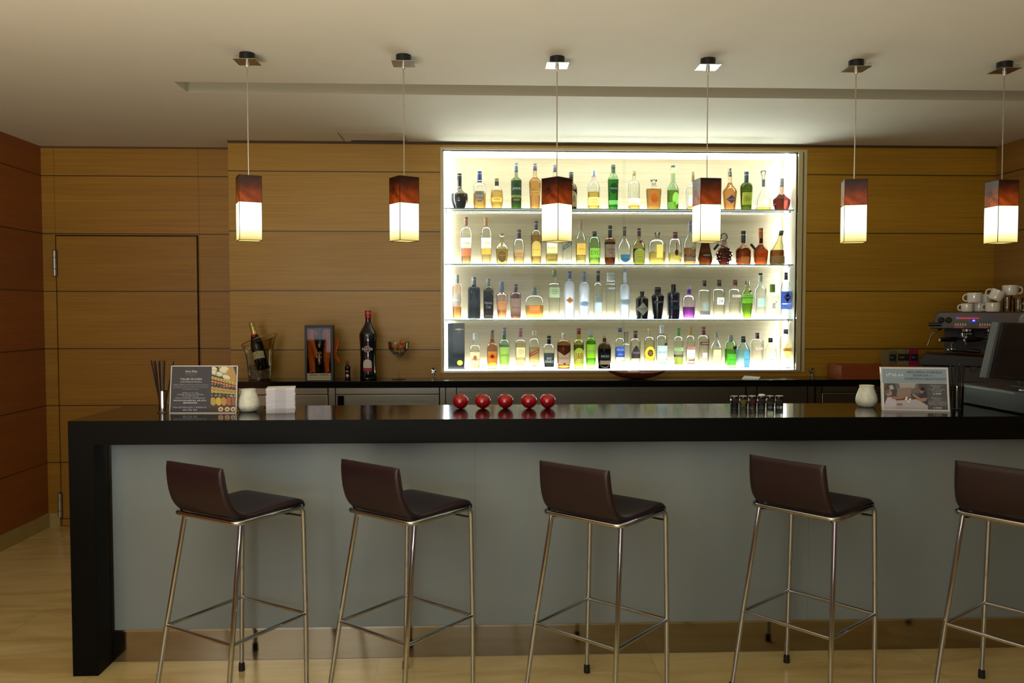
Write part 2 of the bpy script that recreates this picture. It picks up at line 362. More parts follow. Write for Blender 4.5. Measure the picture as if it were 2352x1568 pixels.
# ---------------------------------------------------------------- display niche: one built-in cabinet
nc = thing('display_cabinet', 'brightly lit recessed display cabinet holding four rows of bottles', 'cabinet', (0, 0, 0)); nc['kind'] = 'structure'
q = M(); q.box(NX0, NX1, NY, NY+.02, NZ0, NZ1, MW_niche); q.build('back_panel', nc)
NS = P('#e6dcc0', .5)
q = M(); q.box(NX0, NX0+.004, YB+.03, NY, NZ0, NZ1, NS); q.box(NX1-.004, NX1, YB+.03, NY, NZ0, NZ1, NS); q.box(NX0, NX1, YB+.03, NY, NZ1-.004, NZ1, NS); q.build('side_lining', nc)
ZB = 1.1276
q = M(); q.box(NX0, NX1, YB+.03, NY, NZ0, ZB, P('#f0ead8', .3)); q.build('bottom_board', nc)
q = M()
for x0, x1, z0, z1 in ((NX0-.018, NX0, NZ0-.004, NZ1+.018), (NX1, NX1+.06, NZ0-.004, NZ1+.018), (NX0, NX1, NZ1, NZ1+.018)):
    q.box(x0, x1, YB-.006, YB+.03, z0, z1, P('#c4b88a', .45))
q.build('frame', nc, bevel=.001)
q = M(); q.box(NX0, NX1+.03, YB-.012, YB+.03, NZ0-.004, NZ0+.010, P('#c9c4b4', .3, .6)); q.box(NX1+.03, NX1+.036, YB-.01, YB, NZ0, NZ1, P('#4c4630', .4)); q.build('door_rail', nc)
GP = GL('#fafdfb', .9, .4)
gx = aty(1433, 600, YB).x
q = M().box(NX0+.002, gx+.01, YB+.012, YB+.016, NZ0+.012, NZ1-.006, GP); q.build('glass_door', nc)
q = M().box(gx-.01, NX1-.002, YB+.002, YB+.006, NZ0+.012, NZ1-.006, GP); q.build('glass_door', nc)
LED = EM('#f2f7ff', 70.0); LEDB = EM('#fbfbf2', 9.0)
ZSH = (2.247, 1.864, 1.478)
q = M()
for z in ZSH: q.box(NX0+.06, NX1-.01, NY-.020, NY-.001, z-.005, z+.004, LED); q.box(NX0+.06, NX1-.01, NY-.033, NY-.0005, z-.0075, z-.0051, P('#e8e4d8', .5)); q.box(NX0+.06, NX1-.01, NY-.033, NY-.031, z-.0051, z-.002, P('#e8e4d8', .5))
q.box(NX0+.06, NX1-.01, NY-.022, NY-.001, ZB, ZB+.010, LED)
q.box(NX0+.01, NX1-.01, YB+.05, YB+.075, NZ1-.012, NZ1-.004, EM('#f2f7ff', 34.0))
q.box(NX0+.01, NX1-.01, YB+.020, YB+.030, ZB-.010, ZB+.004, EM('#f8faff', 22.0))  # unseen strip added behind the door rail to light the lower labels
q.build('shelf_light', nc)
q = M(); q.box(NX0+.004, NX0+.040, NY-.02, NY-.001, ZB, NZ1-.004, EM('#f4f8ff', 20.0)); q.build('side_light', nc)
q = M(); q.box(NX0+.0041, NX0+.007, YB+.032, YB+.06, ZB, NZ1-.004, EM('#f4f8ff', 20.0)); q.build('side_light', nc)  # extra strip near the front, added to brighten the bottle labels
q = M(); q.box(NX1-.010, NX1-.004, NY-.10, NY-.038, ZB, NZ1-.004, EM('#f4f8ff', 20.0)); q.build('side_light', nc)
SHG = GL('#eefaf5', .6, 1.0); SHE = P('#6f9a8c', .15, emis='#7fb0a0', es=.12)
for i, z in enumerate(ZSH):
    s_ = thing('glass_shelf', ['glass shelf with green edge, topmost in the lit display cabinet', 'middle glass shelf in the lit display cabinet', 'lowest glass shelf, above the row with the tall black box'][i], 'shelf', (0, 0, 0))
    M().box(NX0+.006, NX1-.014, YB+.031, NY-.036, z-.008, z-.0004, SHG).build('glass_panel', s_)
    M().box(NX0+.006, NX1-.014, YB+.0295, YB+.031, z-.0075, z-.0008, SHE).build('front_edge', s_)
    for x in (NX0+.0145, NX1-.0245):
        for y in (YB+.08, NY-.08): M().lathe([(0, z-.018), (.005, z-.018), (.005, z-.0085), (0, z-.0085)], CHROME, 10, mtx=Matrix.Translation((x, y, 0))).build('bracket', s_)
# chrome knob locks beside the cabinet
for px, lb in ((996, 'small chrome wall fitting left of the lit display cabinet'), (1863, 'small chrome wall fitting right of the lit display cabinet')):
    p = aty(px, 853, YB); o = thing('wall_fitting', lb, 'fitting', p)
    M().lathe([(0, 0), (.018, 0), (.018, .004), (.008, .006), (.008, .016), (.012, .018), (.012, .024), (0, .026)], CHROME, 16, mtx=Matrix.Rotation(pi/2, 4, 'X')).build('rosette', o)
    M().lathe([(0, -.030), (.007, -.028), (.007, .012), (.011, .02), (.011, .026), (0, .03)], CHROME2, 12, mtx=Matrix.Translation((0, -.018, 0))).build('knob', o)
# ---------------------------------------------------------------- back counter
ZK = 1.080; CY = 5.26; CX0 = -1.70
bc = thing('back_counter', 'long black stone counter against the oak wall below the display', 'counter', (0, 0, 0))
q = M(); q.box(CX0, 2.84, CY, YB-.001, ZK-.042, ZK, BLACKQ); q.build('worktop', bc, bevel=.0015)
cc_ = thing('coffee_counter', 'black counter section carrying the espresso machine at the right', 'counter', (0, 0, 0))
M().box(2.8405, XR-.002, 4.45, YB-.001, ZK-.042, ZK, BLACKQ).build('worktop', cc_, bevel=.0015)
# steel undercounter cabinets
def cabinet(px0, px1, label, panels, rail=None):
    y = CY+.02; x0, x1 = aty(px0, 910, y).x, aty(px1, 910, y).x
    o = thing('steel_cabinet', label, 'cabinet', (0, 0, 0), group='steel cabinets under the back counter')
    M().box(x0+.002, x1-.002, y+.02, YB-.005, .002, ZK-.044, P('#3a3833', .5, .6)).build('body', o)
    zt = ZK-.046; zr = aty(900, 905.5, y).z
    for a, b, r in panels:
        xa, xb = aty(a, 910, y).x+.002, aty(b, 910, y).x-.002
        if r:
            M().box(xa, xb, y, y+.019, zr+.003, zt, STEEL).build('top_rail', o)
            M().box(xa, xb, y, y+.019, .10, zr-.003, STEEL).build('door', o, bevel=.002)
        else: M().box(xa, xb, y, y+.019, .10, zt, STEEL).build('side_panel', o)
    return o
cabinet(548, 753, 'steel cabinet behind the sushi sign and napkins', [(548, 753, 1)])
cb = cabinet(754, 1009, 'steel cabinet with brushed door between the napkins and the red candle holders', [(754, 770, 0), (771, 1009, 1)])
y = CY+.02
p0 = aty(783, 909, y); M().box(p0.x-.02, p0.x+.02, y-.012, y-.0005, p0.z-.075, p0.z+.003, BLKG).build('handle', cb)
cabinet(1010, 1713, 'long steel cabinet behind the red candle holders', [(1010, 1023, 0), (1024, 1048, 0), (1049, 1712, 0)])
cabinet(1714, 1872, 'steel cabinet behind the six spice jars', [(1714, 1738, 0), (1739, 1854, 0), (1855, 1871, 0)])
cabinet(1873, 2070, 'dark steel cabinet behind the right candle jar', [(1873, 1887, 0), (1888, 2069, 1)])
M().box(2.86, XR-.01, 4.49, YB-.01, .002, ZK-.044, P('#23211d', .5, .3)).build('base_cabinet', cc_)
# ---------------------------------------------------------------- the bar
BX0, BY0, BY1, BT, BZ = -1.722, 3.404, 3.925, .101, 1.080
BX1 = XR-.01
bar = thing('bar_counter', 'long black stone bar with grey glass front panel', 'bar counter', (0, 0, 0))
q = M(); q.prism([(BX0, BZ), (BX1, BZ), (BX1, BZ-BT), (BX0+.105, BZ-BT), (BX0+.105, 0), (BX0, 0)], BY0, BY1, BLACKQ); q.m[0] = BLACKF; q.m[-1] = BLACKF; q.m[-2] = BLACKF; q.m[-3] = BLACKF; q.m[-4] = BLACKF; q.build('stone_slab', bar, bevel=.0012)
PY = 3.535
def panelmat():
    m, nt = newmat('grey_painted_glass'); o = N(nt, 'ShaderNodeOutputMaterial'); b = N(nt, 'ShaderNodeBsdfPrincipled', Roughness=.16)
    b.inputs['Base Color'].default_value = lin('#808c92'); b.inputs['Specular IOR Level'].default_value = .35
    tc = N(nt, 'ShaderNodeTexCoord'); mp = N(nt, 'ShaderNodeMapping'); mp.inputs['Scale'].default_value = (2.2, 1, .5); L(nt, tc.outputs['Object'], mp.inputs[0])
    nz = N(nt, 'ShaderNodeTexNoise', Scale=1.0, Detail=2.0); L(nt, mp.outputs[0], nz.inputs[0])
    rp = N(nt, 'ShaderNodeValToRGB'); rp.color_ramp.elements[0].position = .3; rp.color_ramp.elements[0].color = lin('#79858b'); rp.color_ramp.elements[1].position = .7; rp.color_ramp.elements[1].color = lin('#86939a')
    L(nt, nz.outputs[0], rp.inputs[0]); L(nt, rp.outputs[0], b.inputs['Base Color'])
    v = N(nt, 'ShaderNodeTexVoronoi', feature='DISTANCE_TO_EDGE', Scale=1.3); mp3 = N(nt, 'ShaderNodeMapping'); mp3.inputs['Rotation'].default_value = (0, .5, 0); mp3.inputs['Scale'].default_value = (1, 1, 2.4)
    L(nt, b.outputs[0], o.inputs[0]); return m
PAN = panelmat()
zp0 = aty(700, 1440, PY).z
xs = [BX0+.108, aty(1092, 1250, PY).x, aty(1857, 1250, PY).x, BX1]
for a_, b_ in zip(xs, xs[1:]): M().box(a_+.0003, b_-.0003, PY, PY+.012, zp0, BZ-BT-.001, PAN).build('glass_panel', bar)
q = M(); q.box(BX0+.106, BX0+.118, PY-.003, PY+.001, zp0, BZ-BT-.001, CHROME2); q.box(BX0+.106, BX1, PY-.003, PY+.012, zp0-.008, zp0, CHROME2); q.build('metal_edge', bar)
M().box(BX0+.106, BX1, PY+.004, PY+.016, .001, zp0-.008, KICK).build('kick_plate', bar)
M().box(BX0+.106, BX1, PY+.02, BY1-.02, .001, BZ-BT-.002, BLACKM).build('carcass', bar)
# ---------------------------------------------------------------- bar stools
def make_stool():
    r = thing('bar_stool', '', 'bar stool')
    fx, fr, ff, zf = .178, -.145, .188, .757
    R = .0095
    def rect(x, y0, y1, z, rad=.03):
        pts = []
        for cx, cy, a0 in ((x-rad, y0+rad, -90), (x-rad, y1-rad, 0), (-x+rad, y1-rad, 90), (-x+rad, y0+rad, 180)):
            for k in range(7): a = radians(a0+15*k); pts.append((cx+rad*cos(a), cy+rad*sin(a), z))
        return pts
    M().tube(rect(fx, fr, ff, zf), R, CHROME, 12, closed=True).build('seat_frame', r)
    for s in (-1, 1):  # front legs bend down from the frame
        pts = [(s*fx, ff-.10, zf-.001), (s*fx, ff-.035, zf-.001)]+[(s*fx, ff-.035+.03*sin(radians(a)), zf-.031+.03*cos(radians(a))) for a in range(15, 91, 15)]+[(s*.187, .183, .32), (s*.191, .180, .022)]
        o = M().tube(pts, R, CHROME, 12).build('leg', r)
        M().lathe([(0, 0), (.0135, 0), (.0125, .03), (.0105, .036), (0, .036)], RUB, 14, mtx=Matrix.Translation((s*.1913, .180, 0))).build('rubber_foot', o)
        o = M().tube([(s*.158, -.113, zf-.012), (s*.186, -.183, .32), (s*.2035, -.2275, .03)], R, CHROME, 12).build('leg', r)
        M().lathe([(0, 0), (.0135, 0), (.0125, .03), (.0105, .036), (0, .036)], RUB, 14, mtx=Matrix.Translation((s*.2045, -.2295, 0))).build('rubber_foot', o)
    q = M()
    for y, z in ((.176, zf-.042), ):
        q.tube([(-fx, y+.004, z), (fx, y+.004, z)], .006, CHROME, 8)
    q.tube([(-.16, -.118, zf-.028), (-.13, -.09, zf-.02), (.13, -.09, zf-.02), (.16, -.118, zf-.028)], .006, CHROME, 8)
    q.box(-.012, .012, -.09, .17, zf-.022, zf-.012, BLACKM)
    q.build('cross_bar', r)
    for a, b in (((-.187, .183), (.187, .183)), ((.187, .183), (.186, -.183)), ((.186, -.183), (-.186, -.183)), ((-.186, -.183), (-.187, .183))):
        M().tube([(a[0], a[1], .32), (b[0], b[1], .32)], .0075, CHROME, 10).build('foot_rail', r)
    # bent leather shell: side curve (y, z)
    cv = [(.196, .748), (.200, .758), (.192, .768), (.16, .771), (.10, .766), (.04, .761), (-.02, .758), (-.065, .758), (-.098, .763), (-.128, .776), (-.151, .798), (-.167, .828), (-.177, .863), (-.184, .90), (-.188, .935), (-.190, .955), (-.190, .966)]
    n = len(cv); th = .032; v = []; f = []; us = [-1, -.985, -.955, -.91, -.75, -.5, -.2, .2, .5, .75, .91, .955, .985, 1]; nx = len(us)-1
    for i, (y, z) in enumerate(cv):
        a = cv[max(0, i-1)]; b = cv[min(n-1, i+1)]; tx, tz = b[0]-a[0], b[1]-a[1]; l = sqrt(tx*tx+tz*tz); ny_, nz_ = tz/l, -tx/l   # normal towards the sitter side
        if ny_*0+nz_ < 0 and i < 9: ny_, nz_ = -ny_, -nz_
        w_ = .168 if y > -.1 else .168-.012*(z-.77)/.2
        t0 = th*({0: .4, n-1: .35, n-2: .85}.get(i, 1))
        for j in range(nx+1):
            u = us[j]; x = u*w_; e = sqrt(max(0, 1-(max(0, abs(u)-.9)/.1)**2)); dz = .004*(u*u)*(1 if 3 < i < 12 else 0)
            v.append((x, y+ny_*t0*(.5*e), z+nz_*t0*.5*e+dz)); v.append((x, y-ny_*t0*.5*e, z-nz_*t0*.5*e+dz))
    def id_(i, j, s): return (i*(nx+1)+j)*2+s
    for i in range(n-1):
        for j in range(nx):
            f.append((id_(i, j, 0), id_(i, j+1, 0), id_(i+1, j+1, 0), id_(i+1, j, 0))); f.append((id_(i, j, 1), id_(i+1, j, 1), id_(i+1, j+1, 1), id_(i, j+1, 1)))
        f.append((id_(i, 0, 0), id_(i+1, 0, 0), id_(i+1, 0, 1), id_(i, 0, 1))); f.append((id_(i, nx, 0), id_(i, nx, 1), id_(i+1, nx, 1), id_(i+1, nx, 0)))
    for i in (0, n-1):
        for j in range(nx): f.append((id_(i, j, 0), id_(i, j, 1), id_(i, j+1, 1), id_(i, j+1, 0)))
    o = M().add(v, f, LEATH, True).build('seat_shell', r, sharp=60)
    md = o.modifiers.new('s', 'SUBSURF'); md.levels = 1; md.render_levels = 2
    # sewn edge of the shell
    q = M()
    for s in (-1, 1): q.tube([(s*(.169 if y > -.1 else .169-.012*(z-.77)/.2), y, z+(.004 if 3 < i < 12 else 0)) for i, (y, z) in enumerate(cv)], .0022, P('#170c0e', .5), 6)
    q.build('edge_seam', r)
    return r
st0 = make_stool()
SP = [(-.966, 3.18, -33, 'dark leather bar stool at the left end, below the sushi sign'), (-.298, 3.164, -40, 'dark leather bar stool second from the left end of the bar'),
      (.468, 3.099, -42, 'middle dark leather bar stool of the five'), (1.319, 3.1635, -50, 'dark leather bar stool below the six spice jars'),
      (2.063, 2.988, -54, 'dark leather bar stool cut off by the right picture edge')]
for i, (x, y, rz, lb) in enumerate(SP):
    o = st0 if i == 0 else copytree(st0)
    o.location = (x, y, 0); o.rotation_euler = (0, 0, radians(rz)); o['label'] = lb; o['group'] = 'leather bar stools along the bar'
# ---------------------------------------------------------------- pendants
GLOW = shade_glow(); SHELL = amber_shell()
LEAD = P('#1d1610', .5, .3)
def make_pendant():
    r = thing('pendant_lamp', '', 'pendant lamp')
    a, H1, H2 = .0485, .168, .285
    q = M(); 
    for s in ((1, 0), (-1, 0), (0, 1), (0, -1)):
        if s[0]: q.box(s[0]*a-.001, s[0]*a+.001, -a, a, 0, H1, GLOW)
        else: q.box(-a, a, s[1]*a-.001, s[1]*a+.001, 0, H1, GLOW)
    sh = q.build('glass_shade', r)
    q = M()
    for s in ((1, 0), (-1, 0), (0, 1), (0, -1)):
        if s[0]: q.box(s[0]*a-.001, s[0]*a+.001, -a, a, H1, H2, SHELL)
        else: q.box(-a, a, s[1]*a-.001, s[1]*a+.001, H1, H2, SHELL)
    q.box(-a, a, -a, a, H2-.002, H2, LEAD)
    q.build('brown_shade', r)
    q = M(); w = .0022
    for sx in (-1, 1):
        for sy in (-1, 1): q.box(sx*a-w/2-sx*.0, sx*a+w/2, sy*a-w/2, sy*a+w/2, 0, H2, LEAD)
    for z in (0, H1, H2):
        for s in (-1, 1):
            q.box(-a, a, s*a-w*.7, s*a+w*.7, z-.001, z+.0012, LEAD); q.box(s*a-w*.7, s*a+w*.7, -a, a, z-.001, z+.0012, LEAD)
    q.build('shade_frame', r)
    q = M().lathe([(0, .05), (.012, .055), (.022, .08), (.022, .11), (.013, .14), (.013, .18), (0, .18)], EM('#fff3d0', 14), 16); q.build('bulb', r)
    q = M().tube([(0, 0, H2), (0, 0, ZC-ZP-.06)], .0027, P('#b8b2a2', .25, .8), 8); q.build('cord', r)
    c_ = thing('canopy', None, None); c_.parent = r
    zt = ZC-ZP
    bpy.data.objects.remove(c_)
    q = M().lathe([(0, zt-.036), (.034, zt-.036), (.034, zt-.0005), (0, zt-.0005)], BLACKM, 28); q.build('canopy_drum', r)
    q = M().box(-.05, .05, -.05, .05, zt-.0385, zt-.036, P('#b0aca2', .3, 1.0)); pl = q.build('canopy_plate', r)
    q = M().lathe([(0, zt-.062), (.006, zt-.062), (.008, zt-.055), (.008, zt-.0386), (0, zt-.0386)], P('#c8c5ba', .2, .6), 12); q.build('cord_grip', r)
    return r
ZP = 1.855
p0 = make_pendant()
PL = [(-1.047, 24, 'pendant lamp hanging highest to the left, before the step in the oak wall', 1.852), (-.350, 34, 'second pendant lamp from the left, before plain oak wall', 1.866), (.345, 44, 'pendant lamp with corner forward, before the left half of the bottles', 1.874),
      (1.037, 6.3, 'pendant lamp before the right half of the bottles', 1.857), (1.727, -15.6, 'pendant lamp just right of the display cabinet', 1.851), (2.427, 2.4, 'rightmost pendant lamp, above the coffee machine', 1.853)]
for i, (x, rz, lb, zb) in enumerate(PL):
    o = p0 if i == 0 else copytree(p0)
    o.location = (x, 3.695, ZP); o['label'] = lb.replace('hanging highest to the left', 'leftmost of six'); o['group'] = 'pendant lamps over the bar'
    for k in [k for k in S.objects if k.parent == o]:
        if 'canopy' not in k.name: k.rotation_euler = (0, 0, radians(rz))
# ---------------------------------------------------------------- bottles
ORG = {'A': (1010, 340), 'B': (1430, 340), 'C': (1010, 600), 'D': (1430, 600)}; Q = 5.4698
def prof_r(prof, z):
    for (r0, z0), (r1, z1) in zip(prof, prof[1:]):
        if z0 <= z <= z1 and z1 > z0: return r0+(r1-r0)*(z-z0)/(z1-z0)
    return prof[-1][0]
SHP = {'rect': (lambda u: -1, lambda u: 1), 'oval': (lambda u: -sqrt(max(0, 1-u*u)), lambda u: sqrt(max(0, 1-u*u))), 'diam': (lambda u: -(1-abs(u)), lambda u: 1-abs(u)),
       'arch': (lambda u: -1, lambda u: .35+.65*sqrt(max(0, 1-u*u))), 'shield': (lambda u: -1+.75*abs(u)**2, lambda u: 1), 'diag': (lambda u: -.45+.55*u, lambda u: .45+.55*u),
       'vee': (lambda u: -1, lambda u: .35+.65*abs(u)), 'gothic': (lambda u: -1, lambda u: 1-1.3*abs(u)**1.6), 'tri': (lambda u: -1, lambda u: 1-2*abs(u))}
def bottle(row, crop, cx, top, base, w, sY, nY, nw, kind, glass, liq, cap, labels, desc, y=5.685, rb=.95, rs=1.0, sh='r', e=2.0, ys=1.0, g=0.0, lean=0, name='liquor_bottle', cat='bottle', zb=None, group=None, bw=None, extra=None, nflare=None):
    ox, oy = ORG[crop] if crop in ORG else (0, 0); qq = Q if crop in ORG else 1.0
    X = lambda p: ox+p/qq
    pc, pt_ = X(cx), oy+top/qq; zb = zb if zb is not None else [ZSH[0], ZSH[1], ZSH[2], ZB][row]
    pos = aty(pc, pt_, y); h = pos.z-zb; k = (pos-Vector((0, 0, EYE))).dot(FW)/F/qq
    W = w*k; r0 = W/2; rn = nw*k/2
    zf = lambda p: h*(base-p)/(base-top)
    zs, zn = zf(sY), zf(nY); zc = zf(cap[1]) if cap else h
    prof = [(0, .0), (r0*rb*.86, 0.0), (r0*rb*.985, .004), (r0*rb, .009)]
    for i in range(1, 8):
        t_ = i/7; z = .009+(zs-.009)*t_; prof.append((r0*(rb+(rs-rb)*t_)*(1+g*sin(pi*t_)), z))
    for i in range(1, 9):
        t_ = i/8
        if sh == 'r': rr = rn+(r0*rs-rn)*cos(t_*pi/2)**.85 if t_ < 1 else rn
        elif sh == 's': rr = rn+(r0*rs-rn)*(1-(3*t_*t_-2*t_**3))
        elif sh == 'l': rr = rn+(r0*rs-rn)*(1-t_)
        else: rr = rn+(r0*rs-rn)*(1-t_)**1.7
        zz = zs+(zn-zs)*(sin(t_*pi/2)**1.0 if sh == 'r' else t_)
        prof.append((rr, zz))
    ztop = h-.001 if cap and cap[3] != 'stop' else zc
    ztop = max(ztop, zn+.003)
    if not (cap and cap[3] in ('foil', 'cap', 'wide')): pass
    gl_top = min(ztop, zc+.004) if cap else ztop
    gl_top = max(gl_top, zn+.002)
    prof.append((rn, gl_top)); prof.append((0, gl_top))
    o = thing(name, desc, cat, (pos.x, y, zb), group=group or ['bottles on the top glass shelf', 'bottles on the middle glass shelf', 'bottles on the lowest glass shelf', 'bottles on the cabinet bottom'][row])
    if lean: o.rotation_euler = (0, radians(lean), 0)
    solid = glass[0] == '!'
    if glass == 'C': gm = GL('#fafcf8', .86, .45)
    elif glass[0] == 'F': gm = GL('#'+(glass[2:] or 'e8eef4'), .8, .8, .55)
    elif solid: gm = P(glass[1:], .12, coat=.6)
    else: gm = GL(glass, .75, .5)
    M().lathe(prof, gm, 28, e, ys).build('glass_body', o)
    if liq and not solid:
        zl = zf(liq[1]); pr = [(0, .006)]
        for z in [.006+(zl-.006)*i/9 for i in range(10)]: pr.append((max(.002, prof_r(prof, z)*.93), z))
        pr.append((0, zl)); M().lathe(pr, GL(liq[0], .85, 0), 24, e, ys).build('liquid', o)
    if cap:
        cc, _, cw, stl = cap; rc = rn*cw; cm = CHROME2 if cc == 'S' else (GL('#eef2f0', .35) if cc == 'G' else P(cc, .35))
        q = M()
        if stl == 'cap': q.lathe([(rn+.0005, zc-.0), (rc, zc), (rc, h-.002), (rc-.002, h), (0, h)], cm, 20)
        elif stl == 'foil': q.lathe([(rn+.0006, zc), (rn*1.06+.0005, zc+.001), (rn*1.02+.0005, h-.022 if h-.022 > zc+.002 else zc+.002), (rc*1.02, h-.018 if h-.018 > zc+.004 else zc+.004), (rc, h-.002), (0, h)], cm, 20)
        elif stl == 'wide': q.lathe([(0, zc), (rc*.9, zc), (rc, zc+.003), (rc, h-.003), (rc*.92, h), (0, h)], cm, 20)
        elif stl == 'stop': q.lathe([(0, zc), (rn*.9, zc), (rn*.8, zc+(h-zc)*.3), (rc*.95, zc+(h-zc)*.75), (rc*1.05, zc+(h-zc)*.92), (rc*.8, h), (0, h)], cm, 20)
        elif stl == 'ball': q.lathe([(0, zc)]+[(rc*sin(pi*i/8), zc+(h-zc)*(1-cos(pi*i/8))/2) for i in range(1, 8)]+[(0, h)], cm, 20)
        if stl in ('cap', 'foil', 'wide') and h-zc > .03: q.lathe([(rc*1.03, zc+(h-zc)*.62), (rc*1.05, zc+(h-zc)*.64), (rc*1.05, zc+(h-zc)*.67), (rc*1.03, zc+(h-zc)*.69)], P('#b9b3a0', .3, .6), 20)
        q.build('stopper' if stl in ('stop', 'ball') else 'cap', o)
    for li, lb in enumerate(labels):
        y0, y1, wf, colr, shp, tx, tc = lb[:7]; xo = lb[7] if len(lb) > 7 else 0
        z1, z0 = zf(y0), zf(y1); zm = (z0+z1)/2; hh = (z1-z0)/2
        wl = wf*r0 if bw is None else wf*r0
        def front(x, z, off):
            r = prof_r(prof, z); t_ = min(.999, abs(x/r) if r > 0 else .99)
            return (x, -(ys*r*(1-t_**e)**(1/e))-off, z)
        q = M(); lo, hi = SHP[shp]; nc_ = 12; v = []; f = []
        for i in range(nc_+1):
            u = -1+2*i/nc_
            if shp in ('oval', 'diam', 'arch', 'gothic'): u = sin(u*pi/2) if shp != 'diam' else u
            a, b = lo(u), hi(u)
            for j in range(5):
                vv = a+(b-a)*j/4; x = u*wl+xo*r0
                rr = prof_r(prof, zm+vv*hh)*.985; x = max(-rr, min(rr, x)); v.append(front(x, zm+vv*hh, .0006+.0005*li))
        for i in range(nc_):
            for j in range(4): f.append((i*5+j, (i+1)*5+j, (i+1)*5+j+1, i*5+j+1))
        q.add(v, f, PAPER(colr) if not solid else P(colr, .6), True)
        if tx == '=':
            for vv, ww in ((.45, .6), (.1, .75), (-.25, .5)) if hh > .012 else ((0, .7),):
                pts = [(-wl*ww+2*wl*ww*i_/8) for i_ in range(9)]; hb = min(.0016, hh*.3)
                cl = lambda x: max(-prof_r(prof, zm)*.96, min(prof_r(prof, zm)*.96, x+xo*r0))
                q.add([front(cl(x), zm+vv*hh-hb, .0016+.0004*li) for x in pts]+[front(cl(x), zm+vv*hh+hb, .0016+.0004*li) for x in pts], [(i_, i_+1, i_+10, i_+9) for i_ in range(8)], P(tc, .6))
        elif tx:
            sl = .5 if shp == 'diag' else 0
            tw = wl*1.55; lines = tx.split('\n')
            fn = lambda a, b, d: front(max(-prof_r(prof, b)*.97, min(prof_r(prof, b)*.97, a)), b, .0014+.0005*li)
            tt = textmesh(tx); ar = tt[2]/max(tt[3], 1e-6); maxh = hh*2*((.8 if '\n' in tx or hh < .014 else .42) if shp in ('rect',) else .5)
            ww = min(tw, maxh*ar); 
            sl = math.atan2(.55*hh, wl) if shp == 'diag' else 0
            q.text(tx, xo*r0, zm-(hh*.15 if shp in ('arch', 'gothic', 'shield') else 0), P(tc, .6), w=ww, h=min(maxh, ww/ar*1.6), fn=fn, slant=sl)
        q.build('label', o)
    if extra: extra(o, dict(r0=r0, h=h, prof=prof, zf=zf, k=k, rn=rn, zs=zs))
    return o
def tagcard(side, zf_=.55):
    def fn(o, d):
        m = Matrix.Translation((side*d['r0']*1.12, -.028, d['h']*zf_)) @ Matrix.Rotation(side*radians(50), 4, 'Y')
        M().box(-.026, .026, -.001, .001, -.009, .009, P('#2c1a14', .5), m).build('neck_tag', o)
    return fn
def seal(colr='#a9adac', zf_=.42, r=.013, xo=0):
    def fn(o, d):
        z = d['h']*zf_; rr = prof_r(d['prof'], z)
        M().lathe([(0, 0), (r, 0), (r*.9, .002), (0, .0026)], P(colr, .4), 16, mtx=Matrix.Translation((xo*rr, -rr*sqrt(1-xo*xo)-.001, z)) @ Matrix.Rotation(pi/2, 4, 'X')).build('seal', o)
    return fn
def swirl(o, d):
    q = M(); r = d['r0']
    for k in range(5):
        pts = []
        for i in range(13):
            a = -pi+pi*i/12; z = d['h']*(.10+.11*k)+.035*(i/12-.5)*-1; rr = prof_r(d['prof'], max(.01, z))*1.0+.002
            pts.append((rr*cos(a), rr*sin(a), z))
        q.tube(pts, .0042, P('#3a120c', .1, coat=.6), 6)
    q.build('swirl_ribs', o)
K = '#161616'; BK = '#101114'
B = bottle
def bend(o, d):
    for c_ in [c_ for c_ in S.objects if c_.parent == o]:
        for v_ in c_.data.vertices:
            if v_.co.z > .4*d['h']: v_.co.x += (v_.co.z-.4*d['h'])*.22
# --- top shelf
B(0,'A',247,320,742,208,560,500,60,0,'!#1a1f26',None,(K,400,1.0,'cap'),[(470,500,.30,'#8a7a4a','oval','','#fff'),(545,575,.45,'#7a6a45','rect','=','#222222')],'squat round dark decanter bottle at the left end of the top shelf',sh='c',rb=.72,g=.18)
B(0,'A',500,290,752,164,500,430,58,0,'C',('#d59a45',555),('#2c3a70',392,1.0,'foil'),[(540,672,.66,'#5a5f78','shield','CHIVAS\nREGAL','#e8e0c0'),(410,430,.36,'#39437a','rect','','#fff')],'round-shouldered clear bottle with blue cap and dark crest label, second on the top shelf')
B(0,'A',717,380,745,178,560,480,52,0,'C',('#dba94e',525),('#a58c55',412,1.15,'wide'),[(612,660,.72,'#dcb878','rect','=','#8a6020'),(415,470,.28,'#3b3b3b','rect','','#fff')],'short barrel-shaped bottle of golden spirit with cork cap on the top shelf',g=.12,rb=.72,rs=.85)
B(0,'A',962,185,745,134,400,345,42,0,'#8fa38c',('#4e8a2c',400),('#566070',290,1.05,'foil'),[(432,572,.95,'#4d5a56','rect','JAMESON','#ffffff'),(576,606,.95,'#c2a173','rect','','#fff'),(606,668,.9,'#4b5247','rect','=','#c8c0a0')],'tall green bottle with dark green label and gold band on the top shelf',sh='s')
B(0,'A',1197,195,745,154,420,340,50,0,'#ead3a6',('#d9a660',360),('#5a5a66',275,1.05,'foil'),[(492,580,.82,'#8f7f55','rect','GLENMORANGIE','#e8d8a0')],'peach amber bottle with sloping shoulders and tan label, left of the third pendant',sh='s',rb=.78)
B(0,'A',1447,210,745,150,430,360,46,0,'C',('#d8ab62',430),('#5b6472',292,1.05,'foil'),[(470,640,.85,'#e5dcc0','rect','','#fff')],'bottle hidden behind the third pendant with only its grey cap showing')
B(0,'A',1652,303,760,152,540,440,52,0,'#6b5a48',('#5c3a1c',520),('#3b3f48',365,1.05,'cap'),[(535,725,.86,'#efe3ae','arch','J&B','#6a5a3a')],'dark brown bottle with cream arched label partly behind the third pendant',sh='r')
